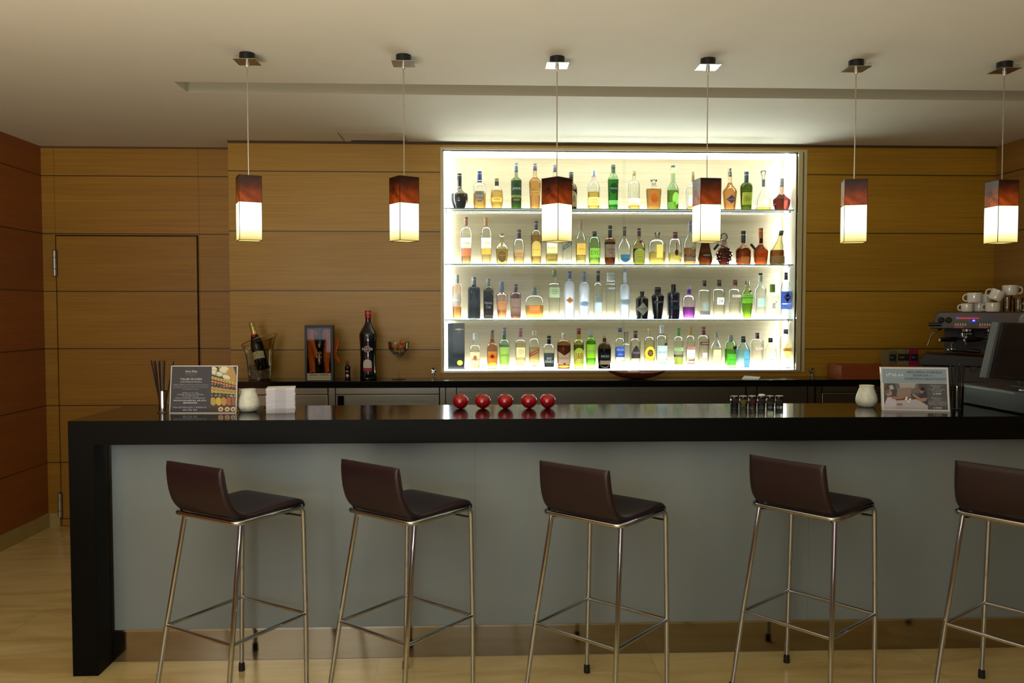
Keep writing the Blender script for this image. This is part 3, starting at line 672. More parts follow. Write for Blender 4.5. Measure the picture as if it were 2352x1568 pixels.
B(0,'A',1935,275,760,156,490,380,50,0,'C',('#dcb24c',545),('#b9bfc4',350,1.05,'foil'),[(612,712,.92,'#e9dfb4','rect','=','#8a7a50'),(365,410,.24,'#c89090','rect','','#fff')],'clear bottle of pale gold spirit with cream label and pale cap, before the cabinet middle',sh='s')
B(0,'A',2180,210,765,134,400,300,52,0,'#8ccf8a',('#3f9c34',395),('#44504c',250,1.05,'cap'),[(440,570,.82,'#33504a','oval','Glenfiddich','#ffffff'),(650,705,.86,'#dfe8d8','rect','','#fff'),(255,320,.30,'#5a6a5a','rect','','#fff')],'bright green triangular bottle with dark round label on the top shelf',sh='s',e=2.6,rb=.86)
B(0,'B',145,285,755,150,500,400,42,0,'C',('#e0bb52',700),('#a39c60',340,1.1,'foil'),[(545,603,.38,'#7f7a68','oval','',''),(620,705,.95,'#f0ead2','rect','=','#a09060')],'clear bottle with round grey seal and olive gold cap on the top shelf',sh='r')
B(0,'B',393,398,742,194,520,475,56,0,'#ecd9b8',('#c88a3c',505),('G',445,1.5,'stop'),[(555,660,.44,'#8a5430','oval','','')],'wide rounded flask of amber spirit with clear stopper on the top shelf',e=2.8,ys=.5,rb=.84)
B(0,'B',635,218,765,146,520,400,50,0,'#9ad09a',('#7fa02e',525),('#40504c',240,1.1,'cap'),[(245,315,.34,'#e8e8b8','rect','',''),(550,705,.62,'#cfd9a8','oval','','',.32),(670,740,.6,'#a9c080','rect','','',-.3)],'long-necked green bottle with pale oval label on the top shelf',sh='s',rb=.94)
B(0,'B',882,293,755,168,560,450,48,0,'C',('#d9a24a',715),('#b7a474',410,1.05,'foil'),[(585,690,.74,'#f4efe0','rect','=','#777777')],'clear rounded bottle with tan neck, half behind the fourth pendant',sh='r')
B(0,'B',1120,370,755,150,540,450,60,0,'C',('#d9b070',500),('#c9ced6',420,1.05,'foil'),[(560,700,.84,'#e8e0d0','rect','','')],'bottle hidden behind the fourth pendant with only its silver cap showing')
B(0,'B',1350,255,765,178,540,430,50,0,'#f0d9b4',('#cf8f4a',430),('S',350,1.05,'foil'),[(582,690,.66,'#3b3c66','diam','COURVOISIER','#e8e0d0')],'amber bottle with broad shoulders and blue crest, right of the fourth pendant',sh='s',rb=.76,rs=1.0)
B(0,'B',1558,295,770,156,500,430,52,0,'#a8b878',('#5f7a24',430),('#33434a',420,1.1,'foil'),[(555,705,.82,'#e3d27c','rect','1866','#9a8440')],'olive green bottle with square yellow label on the top shelf',rb=.84)
B(0,'B',1770,285,760,204,640,470,42,0,'C',('#e3b63c',722),('G',390,1.6,'stop'),[(392,478,.26,'#55514e','rect','',''),(640,700,.36,'#ece8da','oval','','')],'clear cone-shaped decanter with glass stopper, nearly empty, on the top shelf',sh='s',rb=1.0,rs=.9)
B(0,'B',2000,380,748,214,620,530,52,0,'#b08a80',('#6a2a22',565),('#9a9ea6',470,1.1,'cap'),[],'squat round decanter of dark red-brown spirit at the right end of the top shelf',sh='c',rb=.8,g=.1)
# --- middle shelf
B(1,'A',330,865,1436,146,1095,985,46,0,'C',('#d08a5a',1245),('#9b6a58',968,1.05,'foil'),[(1120,1245,.86,'#efeaea','rect','MACALLAN','#8a8090'),(1248,1340,.78,'#cf9a80','rect','','')],'clear bottle with white and rose label at the left end of the middle shelf',rb=.82)
B(1,'A',583,870,1436,146,1095,985,48,0,'C',('#f0cf90',1250),('#c8925a',975,1.05,'foil'),[(1120,1245,.86,'#f2f5f5','rect','MACALLAN','#7a8894'),(1248,1320,.80,'#eeb765','rect','','')],'clear bottle with white and orange label, second on the middle shelf',rb=.82)
B(1,'A',782,1065,1425,160,1240,1170,44,0,'C',('#dcae48',1252),('#9aa0a0',1110,1.6,'ball'),[(1272,1405,.64,'#74695a','oval','CARDHU\n12','#d8c890'),(1120,1170,.24,'#9a8a50','rect','','')],'squat clear bottle with dark oval label and silver stopper on the middle shelf',rb=.86,sh='s')
B(1,'A',995,1022,1430,146,1230,1130,50,0,'C',('#e3b873',1300),('#5a4658',1126,1.05,'foil'),[(1262,1370,.74,'#c3ab94','shield','CHIVAS\nREGAL','#5a4436')],'round clear bottle with plum cap and tan crest on the middle shelf',rb=.9)
B(1,'A',1212,915,1430,134,1110,1020,42,0,'#efdcae',('#e0be72',1085),('#3c4450',1015,1.2,'foil'),[(1155,1335,.84,'#e9dfa8','arch','KNOCKANDO','#8a7430')],'pale gold bottle with cream label, left below the third pendant',rb=.95)
B(1,'A',1408,905,1430,152,1110,1010,48,0,'C',('#e9c058',1315),('#4a3a2a',1000,1.05,'foil'),[(1165,1300,.86,'#efe9cc','rect',"Ballantine's",'#777055'),(1365,1395,.76,'#9a916a','rect','','')],'rectangular clear bottle with yellow spirit directly below the third pendant',e=5)
B(1,'A',1600,905,1430,122,1110,1010,44,0,'C',None,('#333333',1000,1.05,'foil'),[(1145,1270,.94,'#55585a','diag','BLACK LABEL','#d8d8d8'),(1355,1380,.50,'#a0a0a0','rect','','')],'clear bottle with slanted dark grey label behind the third pendant corner',e=5)
B(1,'A',1775,893,1430,132,1150,1010,46,0,'C',('#e6c67e',1185),('#b59a80',1010,1.05,'foil'),[(1182,1318,.84,'#e7c878','rect','CARDHU','#9a7a38'),(1335,1378,.84,'#b0a468','rect','','')],'clear bottle with tan neck and gold label, right of the third pendant',sh='s')
B(1,'A',1945,1045,1458,150,1215,1110,50,0,'#a5dc9a',('#aacb4c',1250),('#252c2c',1112,1.1,'foil'),[(1255,1375,.86,'#c4dc94','rect','DYC','#5a7a38')],'bright green bottle with pale green label and black cap on the middle shelf',sh='r',rb=.94)
B(1,'A',2140,970,1455,136,1175,1120,46,0,'#a5714a',('#7a4218',1180),('#25262a',1125,1.08,'foil'),[(1208,1370,.95,'#dfe6e2','rect','Canadian\nClub','#666c74')],'brown bottle with large white label and long black neck on the middle shelf')
B(1,'B',25,985,1450,172,1250,1110,40,0,'C',None,('#5c5f60',1100,1.1,'foil'),[(1330,1425,.66,'#2e5d7a','shield','','#fff'),(1368,1380,.60,'#dfe8ee','rect','','')],'clear conical bottle with blue shield label before the glass door seam',sh='s',rb=.92)
B(1,'B',208,1003,1460,154,1230,1120,44,0,'#c8c878',('#8e9a2c',1260),('#5a2c40',1105,1.05,'foil'),[(1262,1425,.84,'#e4dfb0','arch','=','#b0a040')],'olive yellow bottle with maroon neck and cream arched label',sh='s',extra=seal('#8a4a50',.62,.012,.25))
B(1,'B',437,1060,1455,214,1230,1140,56,0,'C',('#ecca4e',1300),('G',1130,1.25,'stop'),[(1215,1375,.38,'#e6d8a8','rect','','',.1)],'wide clear decanter half full of yellow spirit on the middle shelf',sh='r',e=2.6,rb=.94)
B(1,'B',662,1052,1452,174,1260,1130,52,0,'C',('#e8cf74',1310),('#6a2438',1135,1.1,'foil'),[(1272,1345,.26,'#3a2a28','oval','',''),(1360,1385,.8,'#e0cf90','rect','=','#8a7038')],'bulb-shaped clear bottle with maroon neck and ribbon on the middle shelf',sh='r',rb=.88,g=.04,extra=lambda o,d: M().box(-.003,.003,-.0475,-.0465,d['h']*.42,d['h']*.66,P('#9a2438',.5)).build('ribbon',o))
B(1,'B',848,913,1440,156,1190,1060,44,0,'C',('#b5703c',1240),('#8a8f96',1045,1.1,'foil'),[(1318,1345,.95,'#4a4038','rect','REMY MARTIN','#f0e8d8'),(1350,1400,.85,'#8f9498','rect','V.S.O.P','#dddddd')],'clear bottle with brown brandy and silver neck, left of the fourth pendant',sh='s',extra=seal('#c0c0bc',.38,.014,.3))
B(1,'B',1040,1040,1452,182,1380,1110,70,0,'#b08060',('#8a4a24',1150),('#5a3a28',1080,1.05,'foil'),[(1195,1260,.40,'#4f4038','oval','',''),(1315,1365,.60,'#3e3a30','rect','NOBLIGE','#e8e8c8')],'dark brown tapering bottle directly below the fourth pendant',sh='l',rb=.9)
B(1,'B',1275,1065,1440,200,1330,1190,70,0,'#c09088',('#5e1c18',1245),('G',1165,1.35,'ball'),[],'swirled dark red decanter with crystal stopper on the middle shelf',sh='s',rb=.6,g=.06,extra=lambda o,d:(swirl(o,d),tagcard(-1,.55)(o,d)))
B(1,'B',1520,1038,1452,190,1290,1190,56,0,'#d8b080',('#8c3c1c',1250),('#20242c',1185,1.1,'foil'),[(1355,1420,.55,'#e4b85c','rect','','')],'amber bell-shaped bottle with black neck and hanging tag on the middle shelf',sh='s',rb=.95,extra=tagcard(1,.52))
B(1,'B',1740,1005,1436,184,1280,1180,50,0,'#dca070',('#a3481e',1200),('#c8763c',1120,1.25,'cap'),[(1125,1185,.28,'#3c3028','rect','',''),(1300,1350,.6,'#b8602c','rect','','')],'pear-shaped amber bottle with orange cap on the middle shelf',sh='s',rb=.86)
B(1,'B',1945,1035,1452,190,1300,1110,52,0,'#b9b56a',('#6e3c28',1275),('#3a4444',1095,1.1,'foil'),[(1345,1440,.92,'#c8c39c','rect','','#806020')],'leaning-neck conical brown bottle at the right end of the middle shelf',sh='s',rb=1.0,rs=.95,extra=bend)
# --- lowest glass shelf
B(2,'C',217,168,712,126,370,270,42,0,'#f2d0b8',('#e09c3c',560),('#8a9096',268,1.05,'foil'),[(395,560,.92,'#a3a5a0','oval','BRUGAL','#e8e8e8')],'rose and orange bottle with grey oval label at the left end of the lowest shelf',rb=.88)
B(2,'C',430,195,712,156,345,315,50,0,'#70727a',('#8a7a1c',565),('#6c7480',295,1.05,'foil'),[(390,530,.7,'#62656d','tri','','#ddd')],'smoky grey square-shouldered bottle with triangle on the lowest shelf',e=4,rb=1.03)
B(2,'C',612,213,712,130,370,310,44,0,'#7a7030',('#4a4210',370),('#8a94a0',305,1.1,'foil'),[(432,612,.95,'#2e2522','arch','Havana\nClub','#f0e0d8'),(612,650,.95,'#7a3c24','rect','',''),(658,690,.8,'#c8c8c0','rect','','')],'dark olive bottle with black arched label on the lowest shelf',extra=lambda o,d:M().tube([(0,-.014,d['h']*.8),(.02,-.03,d['h']*.65),(.032,-.034,d['h']*.58)],.0008,P('#d8d8d0',.5),5).build('string',o))
B(2,'C',780,253,712,146,420,380,56,0,'#e6bfae',('#d89a58',495),('#7f8ea0',385,1.0,'foil'),[(490,600,.80,'#e0c096','rect','=','#c09860')],'pinkish tapered bottle with blue-grey neck on the lowest shelf',rb=.72,sh='s')
B(2,'C',955,285,716,136,430,385,46,0,'#8a6a62',('#c47828',660),('#54424a',380,1.05,'foil'),[(462,680,.92,'#cbbba8','rect','Matusalem','#8a3c3c')],'brown bottle with tall tan label on the lowest shelf')
B(2,'C',1190,330,705,236,520,425,66,0,'C',('#e89a38',540),('#8d9aa0',420,1.05,'cap'),[(545,640,.56,'#d9a284','rect','=','#f0d8c0')],'wide round flask of orange spirit on the lowest shelf',e=2.4,ys=.5,rb=.92)
B(2,'C',1440,105,712,140,290,265,46,0,'C',None,('#9aa070',165,1.1,'cap'),[(322,445,.98,'#b9c8a0','rect','=','#6a7a58'),(165,195,.4,'#7fa088','rect','','')],'clear square-shouldered bottle with pale green label on the lowest shelf',e=3)
B(2,'C',1630,122,712,138,335,245,46,0,'F:dfe8f4',None,('#6d82b8',218,1.05,'foil'),[(440,520,.7,'#e89a5c','diam','','')],'frosted white bottle with orange lozenge and blue cap on the lowest shelf')
B(2,'C',1815,125,712,130,345,255,42,0,'F:e2ecf6',None,('#7c94c4',248,1.05,'foil'),[(490,555,.8,'#a8c8e4','oval','','')],'frosted white bottle with pale blue wave on the lowest shelf')
B(2,'C',1990,115,712,112,330,265,40,0,'C',None,('#3a4450',248,1.1,'foil'),[(400,430,.7,'#7c8484','rect','BELUGA','#ffffff'),(438,500,.55,'#64707a','oval','',''),(508,628,.86,'#b9c4c8','rect','','')],'slim clear bottle with dark round emblem and grey label on the lowest shelf')
B(2,'C',2150,140,712,116,285,275,70,0,'C',None,('#e9eeee',248,1.4,'wide'),[(322,346,.8,'#a8b4cc','rect','=','#ffffff')],'plain clear square bottle with broad white cap on the lowest shelf',e=5)
B(2,'D',30,100,712,124,345,285,46,0,'F:eef3f7',None,('#8fa4c4',135,1.0,'cap'),[(468,535,.9,'#c6ccd0','rect','','')],'tall frosted vodka bottle with grey band before the glass door seam')
B(2,'D',245,378,718,160,470,430,50,0,'!#14181c',None,(K,405,1.1,'cap'),[(515,672,.92,'#cfd3cf','diam',"HENDRICK'S",'#5a5e5e')],'small black apothecary bottle with white diamond label on the lowest shelf',sh='l')
B(2,'D',442,325,720,160,440,395,78,0,'!#0f1726',None,('#161a24',385,1.05,'wide'),[(492,522,.8,'#0f1726','rect','BULLDOG','#c8ccd8')],'navy black vase-shaped bottle with white lettering on the lowest shelf',sh='s',rb=.72)
B(2,'D',640,288,720,150,410,380,56,0,'!#1c2444',None,(K,335,1.1,'cap'),[(470,520,.8,'#1c2444','rect','Brockmans','#c8d0f0'),(545,600,.8,'#223a58','rect','','')],'dark blue square bottle with black cap on the lowest shelf',e=3.5)
B(2,'D',835,305,724,160,500,425,46,0,'#ecdcf4',('#8a2cc8',570),('#c8c8d8',345,1.05,'foil'),[(352,408,.3,'#6a3a98','rect','','')],'rounded clear bottle with bright violet liquid on the lowest shelf',rb=.9)
B(2,'D',1030,238,712,146,375,350,46,0,'C',None,('#23282c',312,1.15,'foil'),[(505,585,.52,'#8f9898','oval','',''),(605,658,.88,'#87888c','rect','=','#dddddd')],'clear bottle with round grey seal and grey base band on the lowest shelf',e=3)
B(2,'D',1215,232,712,150,380,340,50,0,'C',('#f6eeea',500),('#3c2a30',310,1.1,'foil'),[(448,535,.58,'#f2f2ee','rect','24','#303030'),(700,709,.66,'#d89a84','rect','','')],'clear bottle marked 24 on the lowest shelf',e=3)
B(2,'D',1415,230,712,146,390,340,50,0,'C',('#f8f0ec',500),('#8a3838',300,1.1,'foil'),[(415,445,.72,'#f4e8e4','rect','BEEFEATER','#c84a3c'),(640,655,.7,'#d8d8d8','rect','','')],'clear bottle with red lettering beside the green lens-shaped bottle on the lowest shelf',e=3)
B(2,'D',1568,240,716,154,430,310,52,0,'#c2e88c',('#7cc02c',440),('S',300,1.0,'foil'),[(408,448,.97,'#cfd8d0','rect','=','#6a8a50'),(460,520,.9,'#b8dc80','rect','','')],'lime green fluted bottle with silver band on the lowest shelf',sh='s',rb=.62,g=.05,extra=seal('#5a3a28',.72,.009,.4))
B(2,'D',1735,148,712,146,360,270,46,0,'#d8e8de',None,('#3c4844',172,1.15,'cap'),[(455,560,.7,'#c4dcd0','rect','','#7a9a90'),(180,255,.4,'#a4b4ae','rect','','')],'tall pale green clear bottle with small dark cap on the lowest shelf',sh='s')
B(2,'D',1885,288,712,150,435,395,56,0,'C',None,('#88bc48',385,1.2,'cap'),[(435,640,.92,'#dcd6c0','rect',"g'",'#444444')],'square clear bottle with bright green cap on the lowest shelf',e=5)
B(2,'D',2053,135,710,136,360,250,42,0,'#d0e0f4',None,('#3a3a56',232,1.05,'foil'),[(370,520,.96,'#4a5ea8','rect','',''),(385,505,.62,'#31356a','diam','Citadelle','#e0e0f0'),(525,590,.96,'#5a74b8','rect','','')],'blue-labelled bottle with navy cap at the right end of the lowest shelf',rb=.94)
# --- cabinet bottom row
B(3,'C',443,900,1350,130,1105,1055,52,0,'C',('#f0dcc0',1110),('#c2c6cc',985,1.1,'foil'),[(1135,1338,.95,'#ecd2b2','rect','JIM BEAM','#3a3434'),(1180,1235,.35,'#e08a5c','oval','','')],'square clear bottle with cream label and pale cap beside the black box',e=4)
B(3,'C',660,862,1350,136,1080,1030,44,0,'#eec88a',('#d08c30',880),('#1c3c34',900,1.1,'foil'),[(1128,1265,.86,'#d8a050','rect','Four Roses','#5a3a20'),(1165,1215,.36,'#a83428','oval','',''),(980,1000,.42,'#5a4020','rect','','')],'amber bottle with red rose emblem on the bottom row')
B(3,'C',812,828,1352,130,1040,985,42,0,'#a8dca0',('#8cc85c',1050),('#5a5660',920,1.1,'foil'),[(1075,1285,.95,'#e2e088','rect','JAMESON','#4a5a3c'),(905,985,.36,'#3c6a50','rect','','')],'green bottle with pale yellow label and grey cap on the bottom row')
B(3,'C',1015,838,1350,130,1020,985,46,0,'C',('#f0d080',1030),('#8a4450',915,1.1,'foil'),[(1078,1205,.85,'#f2ead0','rect','=','#a89a70'),(1240,1305,.8,'#f0e4c0','rect','',''),(918,948,.44,'#9a4a50','rect','','')],'pale gold square bottle with cream label and red neck band on the bottom row',e=3)
B(3,'C',1187,870,1350,132,1075,970,44,0,'C',('#eccb80',1080),('#cfc8a8',935,1.15,'foil'),[(1090,1200,.92,'#8a4a3a','diag','Johnnie Walker','#e8d0b8'),(1300,1318,.5,'#c8b070','rect','','')],'square clear bottle with slanted red-brown label on the bottom row',e=5)
B(3,'C',1372,932,1350,132,1095,1040,44,0,'C',('#e8c070',1320),('#18282a',1042,1.15,'foil'),[(1148,1325,.97,'#353c3a','rect','JACK\nDANIELS','#e8e8e8')],'square bottle with black label and black neck on the bottom row',e=5)
B(3,'C',1560,893,1358,174,1060,990,56,0,'#b07848',('#8a4a18',1060),('#e6e2cc',985,1.05,'foil'),[(1130,1300,.95,'#e6dcbc','vee',"Ballantine's",'#8a7a50'),(1275,1305,.18,'#b84438','oval','','')],'broad brown bottle with cream label and white cap on the bottom row',sh='r')
B(3,'C',1747,838,1350,130,1045,985,50,0,'#bcc860',('#8cae20',1050),('#8c2434',915,1.1,'foil'),[(1085,1280,.95,'#e8e07c','arch','J&B','#b0402c')],'olive green bottle with yellow label, red lettering and red cap')
B(3,'C',1900,853,1350,126,1040,960,44,0,'#9ce078',('#78d040',1000),('#a8b0b0',930,1.1,'foil'),[(1042,1215,.88,'#dce04c','rect','CUTTY SARK','#5a6a2c'),(1105,1150,.55,'#eef0d8','oval','','')],'lime green bottle with yellow ship label on the bottom row')
B(3,'C',2070,932,1358,168,1130,1020,46,0,'#6a5230',('#3c2810',1100),('#b09c5c',965,1.15,'foil'),[(1148,1240,.76,'#262b2e','rect','BARCELO','#c8ccd0'),(1250,1300,.74,'#b8a480','rect','','')],'dark brown round-shouldered bottle with black label and gold cap, above the wooden bowl')
B(3,'C',2265,835,1350,126,1020,965,44,0,'C',('#fbf4e4',1020),('#3a4470',890,1.15,'foil'),[(1065,1140,.95,'#3c62b4','arch','BRUGAL','#ffffff'),(1140,1200,.95,'#3c54b0','rect','AÑEJO','#ffffff'),(1205,1240,.8,'#dfe6f4','rect','','')],'clear bottle with blue and white label before the glass door seam')
B(3,'D',163,870,1352,130,1010,970,44,0,'C',('#f4ece4',1020),('#5a3848',970,1.15,'foil'),[(1055,1220,.86,'#4a4048','gothic','CACIQUE','#e0d0c8')],'clear bottle with pointed black label and plum cap, above the bowl')
B(3,'D',340,835,1352,132,1000,950,42,0,'C',('#f4ecc0',1000),('#ccb45c',870,1.15,'foil'),[(1068,1250,.96,'#f2e050','oval','',''),(1110,1195,.55,'#a05038','oval','Havana\nClub','#ffffff')],'clear bottle with round yellow label and red-brown disc on the bottom row',rb=1.0)
B(3,'D',495,800,1352,142,990,930,50,0,'#e4f2ea',None,('#dde2e8',905,1.1,'foil'),[(1060,1225,.9,'#dceae6','rect','BACARDI','#4c6068'),(1262,1298,.6,'#b0c4bc','rect','','')],'pale clear bottle with long white cap and dark seal on the bottom row',extra=seal('#5a4a50',.56,.011,.55))
B(3,'D',705,835,1352,122,1010,945,42,0,'C',('#f4f6ec',1010),('#5f9c44',940,1.15,'foil'),[(1082,1130,.96,'#a0c088','rect','',''),(1175,1200,.96,'#28302c','rect','Moskovskaya','#dddddd'),(1205,1300,.9,'#a8b050','rect','','#404828')],'clear bottle with green banded label and green cap on the bottom row')
B(3,'D',855,820,1352,122,1010,935,42,0,'C',('#faf2f0',1010),('#c0a258',925,1.1,'foil'),[(1072,1104,.96,'#d87068','rect','STOLI','#ffffff'),(1110,1215,.86,'#eef2f0','rect','Stolichnaya','#68707a'),(1235,1256,.62,'#8a7a68','rect','',''),(1275,1292,.8,'#d88a78','rect','','')],'clear bottle with red and white label and gold cap on the bottom row')
B(3,'D',1020,822,1352,142,985,930,44,0,'C',('#fbf6f4',985),('#7c3440',925,1.2,'foil'),[(1012,1052,.76,'#5a3c3c','rect','SMIRNOFF','#ffffff'),(1150,1215,.4,'#f4f6f6','rect','','')],'clear bottle with narrow dark red label and red cap on the bottom row',e=2.6)
B(3,'D',1180,888,1352,144,1100,970,42,0,'C',('#fbf4e4',1110),('#a0a29a',960,1.1,'foil'),[(1110,1302,.68,'#efe4b4','rect',"Seagram's\nGin",'#8a7c50'),(1040,1070,.26,'#5a6a8c','oval','','')],'clear cone-necked bottle with cream label and grey cap on the bottom row',sh='s')
B(3,'D',1360,922,1352,150,1080,1000,54,0,'#a8e48c',('#6cc83c',1110),('#a2acac',1005,1.1,'foil'),[(1165,1310,.72,'#8cd868','rect','Tanqueray','#4a9a38')],'bright green fire-plug shaped bottle with silver cap and dark seal',sh='r',extra=seal('#4c2028',.62,.014,.45))
B(3,'D',1520,940,1356,156,1110,1020,50,0,'#c4ecf4',('#9cdcec',1120),('#222a2e',1020,1.15,'cap'),[(1105,1340,.46,'#8cb8c8','arch','BOMBAY','#385a6a',.25)],'light blue square bottle with black cap on the bottom row',e=4,sh='l')
B(3,'D',1695,895,1352,150,1030,975,46,0,'C',('#fbf2f0',1040),('#6a2c44',972,1.15,'foil'),[(1080,1112,.6,'#f0d8d4','rect','BEEFEATER','#c8584c'),(1290,1308,.6,'#d8d0d0','rect','','')],'clear square bottle with maroon cap, between two bottles of pale blue and clear gin',e=4)
B(3,'D',1860,962,1354,146,1100,1020,48,0,'C',('#f8fbf8',1110),('#30383c',1020,1.15,'cap'),[(1105,1340,.55,'#cfdad6','arch','BOMBAY','#5a6a70')],'clear square bottle with grey-white arched label and black cap on the bottom row',e=4,sh='l')
B(3,'D',2050,848,1352,164,1010,920,52,0,'C',('#fbf6ea',1010),('#4c4860',915,1.1,'foil'),[(1030,1225,.56,'#f6d888','oval','',''),(1092,1132,.76,'#f4dca0','rect','LARIOS','#b06a18')],'clear bottle with round yellow label at the right end of the bottom row')
B(3,'D',45,888,1352,110,1060,1040,52,0,'C',None,('G',1020,1.1,'stop'),[],'faint empty clear bottle standing behind the blue-labelled one',y=5.775)
# black gift box at the left of the bottom row
xa, xb = aty(1028.5, 800, 5.66).x, aty(1067, 800, 5.66).x; zt_ = aty(1050, 742, 5.66).z
gb = thing('gift_box', 'tall black gift box with small logo at the left end of the bottom row', 'box', ((xa+xb)/2, 5.70, ZB)); hw = (xb-xa)/2; hz = zt_-ZB
M().box(-hw, hw, -.04, .04, 0, hz, P('#15181a', .25)).build('carton', gb, bevel=.0015)
q = M(); fn = lambda a, b, d: (a, -.0405-d, b)
q.ell(hw*.35, hz*.865, .011, .011, .0004, P('#b05030', .5), fn); q.prism([(-.008, hz*.85), (hw*.95, hz*.85), (hw*.95, hz*.88), (-.008, hz*.88)], -.0412, -.0404, P('#6a5a3c', .4)); q.text('MARTINI', hw*.35, hz*.865, P('#e8dcc0', .5), w=.04, y=.0012, fn=fn); q.text('Gold', hw*.35, hz*.79, P('#a0907a', .5), w=.014, y=.0008, fn=fn)
q.ell(hw*.45, hz*.14, .021, .019, .0005, P('#c2c832', .4), fn); q.ell(hw*.45, hz*.14, .013, .012, .0008, P('#e8e060', .4), fn); q.build('label', gb)
# ---------------------------------------------------------------- things on the back counter
def atk(px, py): return atz(px, py, ZK)
YC = 5.40
# big vermouth bottle (display size) and miniature
MG = 'things standing on the left of the back counter'
def vermouth(cx, top, base, w, desc, name):
    o = B(3, 'Z', cx, top, base, w, top+(base-top)*.36, top+(base-top)*.15, w*.30, 0, '!#11141a', None, ('#b01824', top+(base-top)*.105, 1.18, 'cap'), [(base-(base-top)*.30, base-(base-top)*.13, .46, '#cfcabd', 'arch', '', ''), (base-(base-top)*.175, base-(base-top)*.13, .455, '#a81c20', 'rect', '', '')], desc, y=YC, sh='s', rb=.96, rs=.98, zb=ZK, group=MG, name=name, g=-.10)
    return o
vb = vermouth(845.5, 713, 872, 42, 'oversized black vermouth bottle with red cap on the back counter', 'vermouth_bottle')
vm_ = vermouth(798.5, 829, 872, 13.5, 'miniature black vermouth bottle beside the oversized one', 'miniature_bottle')
for o_, sc, hgt in ((vb, 1.0, .464), (vm_, .30, .1256)):
    r_ = .0575*(sc if sc == 1 else .325); q = M(); z = hgt*.442
    ff = lambda a, b, d: (a, -sqrt(max(0, r_*r_-a*a))-d, b)
    q.ell(0, z, .0235*sc, .021*sc, .0032*sc, P('#e0dad0', .5), ff); q.ell(0, z, .021*sc, .0185*sc, .0038*sc, P('#9c1c22', .4), ff)
    q.poly([ff(a, b, .0044*sc) for a, b in [(-.036*sc+.072*sc*i/10, z-.0095*sc) for i in range(11)]+[(.036*sc-.072*sc*i/10, z+.0095*sc) for i in range(11)]], P('#17181c', .4))
    q.text('MARTINI', 0, z, P('#ece6da', .5), w=.066*sc, h=.013*sc, y=.0052*sc, fn=ff); q.text('ROSSO', 0, hgt*.335, P('#a02228', .5), w=.03*sc, y=.002*sc, fn=ff); q.build('emblem', o_)
# champagne bucket
bp_ = aty(597, 872, YC); CLR = GL('#fafbf6', .94, .6)
bk = thing('ice_bucket', 'clear acrylic champagne bucket with sloping rim on the back counter', 'bucket', (bp_.x, YC, ZK), rz=0)
q = M(); v = []; f = []; seg = 40; rows = 9
for s_, (t0) in enumerate((0, -.003)):
    for i in range(rows):
        for k in range(seg):
            a = 2*pi*k/seg; u = i/(rows-1); top_ = .265+.045*cos(a+.3)+.0; z = .004+u*(top_-.004) if i else .0+(.0 if s_ == 0 else .006)
            r = .073+.022*u+(.020*u**6); v.append(((r+t0)*cos(a), (r+t0)*sin(a)*.85, z))
for s_ in (0, 1):
    for i in range(rows-1):
        for k in range(seg):
            a = s_*rows*seg+i*seg; f.append((a+k, a+(k+1) % seg, a+seg+(k+1) % seg, a+seg+k))
for k in range(seg):
    a = (rows-1)*seg; b_ = rows*seg+a; f.append((a+k, a+(k+1) % seg, b_+(k+1) % seg, b_+k))
f.append(tuple(range(seg))); f.append(tuple(range(rows*seg, rows*seg+seg)))
q.add(v, f, CLR, True).build('bucket_body', bk)
q = M(); ring = [((.117)*cos(2*pi*k/seg), .117*sin(2*pi*k/seg)*.85, .265+.045*cos(2*pi*k/seg+.3)) for k in range(seg)]
q.tube(ring, .0022, GL('#f0f0e8', .6, 4.0), 6, closed=True).build('rim', bk)
ICE = GL('#f4f6f6', .85, 1.2, .3)
random.seed(3)
for i in range(16):
    a = random.random()*6.28; r = random.choice((.018, .045, .05)); z = .022+.031*(i//5); s = .013
    o = tag(M().box(-s, s, -s, s, -s, s, ICE).build('ice_cube', None, (bp_.x+r*cos(a+i*1.26), YC+.8*r*sin(a+i*1.26), ZK+z), rot=(random.random(), random.random(), random.random()), bevel=.003), 'clear ice cube in the champagne bucket', 'ice cube', 'ice cubes in the champagne bucket')
# champagne bottle leaning in it
cbp = thing('champagne_bottle', 'green champagne bottle with gold foil and red seal leaning in the clear bucket', 'bottle', aty(604, 846, YC-.01)-Vector((0, 0, .006)), rot=(0, radians(-13), 0), group=MG)
H_ = .315
M().lathe([(0, 0), (.036, 0), (.041, .005), (.042, .012), (.042, .15), (.040, .175), (.033, .205), (.022, .232), (.0165, .255), (.0155, .31), (0, .31)], GL('#26401a', .3), 28).build('glass_body', cbp)
M().lathe([(0, .008), (.037, .008), (.037, .15), (.03, .2), (.01, .235), (0, .235)], P('#0d1a08', .3), 24).build('wine', cbp)
M().lathe([(.0206, .238), (.0178, .255), (.0165, .29), (.0172, .296), (.0185, .30), (.0185, H_), (.012, H_+.006), (0, H_+.007)], P('#c2ab62', .32, .55, noise=.15, nscale=(120, 120, 120)), 24).build('foil', cbp)
q = M(); fr_ = lambda a, b, d: (a, -sqrt(max(0, .0425**2-a*a))-d, b)
v = []; f = []
for i in range(13):
    x = -.037+.074*i/12
    for z in (.072, .12): v.append(fr_(x, z+.006*(1-(x/.037)**2), .0005))
for i in range(12): f.append((2*i, 2*i+2, 2*i+3, 2*i+1))
q.add(v, f, P('#c9c3a4', .6), True); q.text('MOËT & CHANDON', 0, .098, P('#7a6a40', .6), w=.055, y=.0012, fn=fr_); q.ell(0, .113, .006, .005, .0012, P('#9a8a50', .5), fr_); q.build('label', cbp)
M().lathe([(0, 0), (.011, 0), (.011, .002), (0, .003)], P('#a81824', .4), 16, mtx=Matrix.Translation((0, -.022, .230)) @ Matrix.Rotation(radians(65), 4, 'X')).build('seal', cbp)
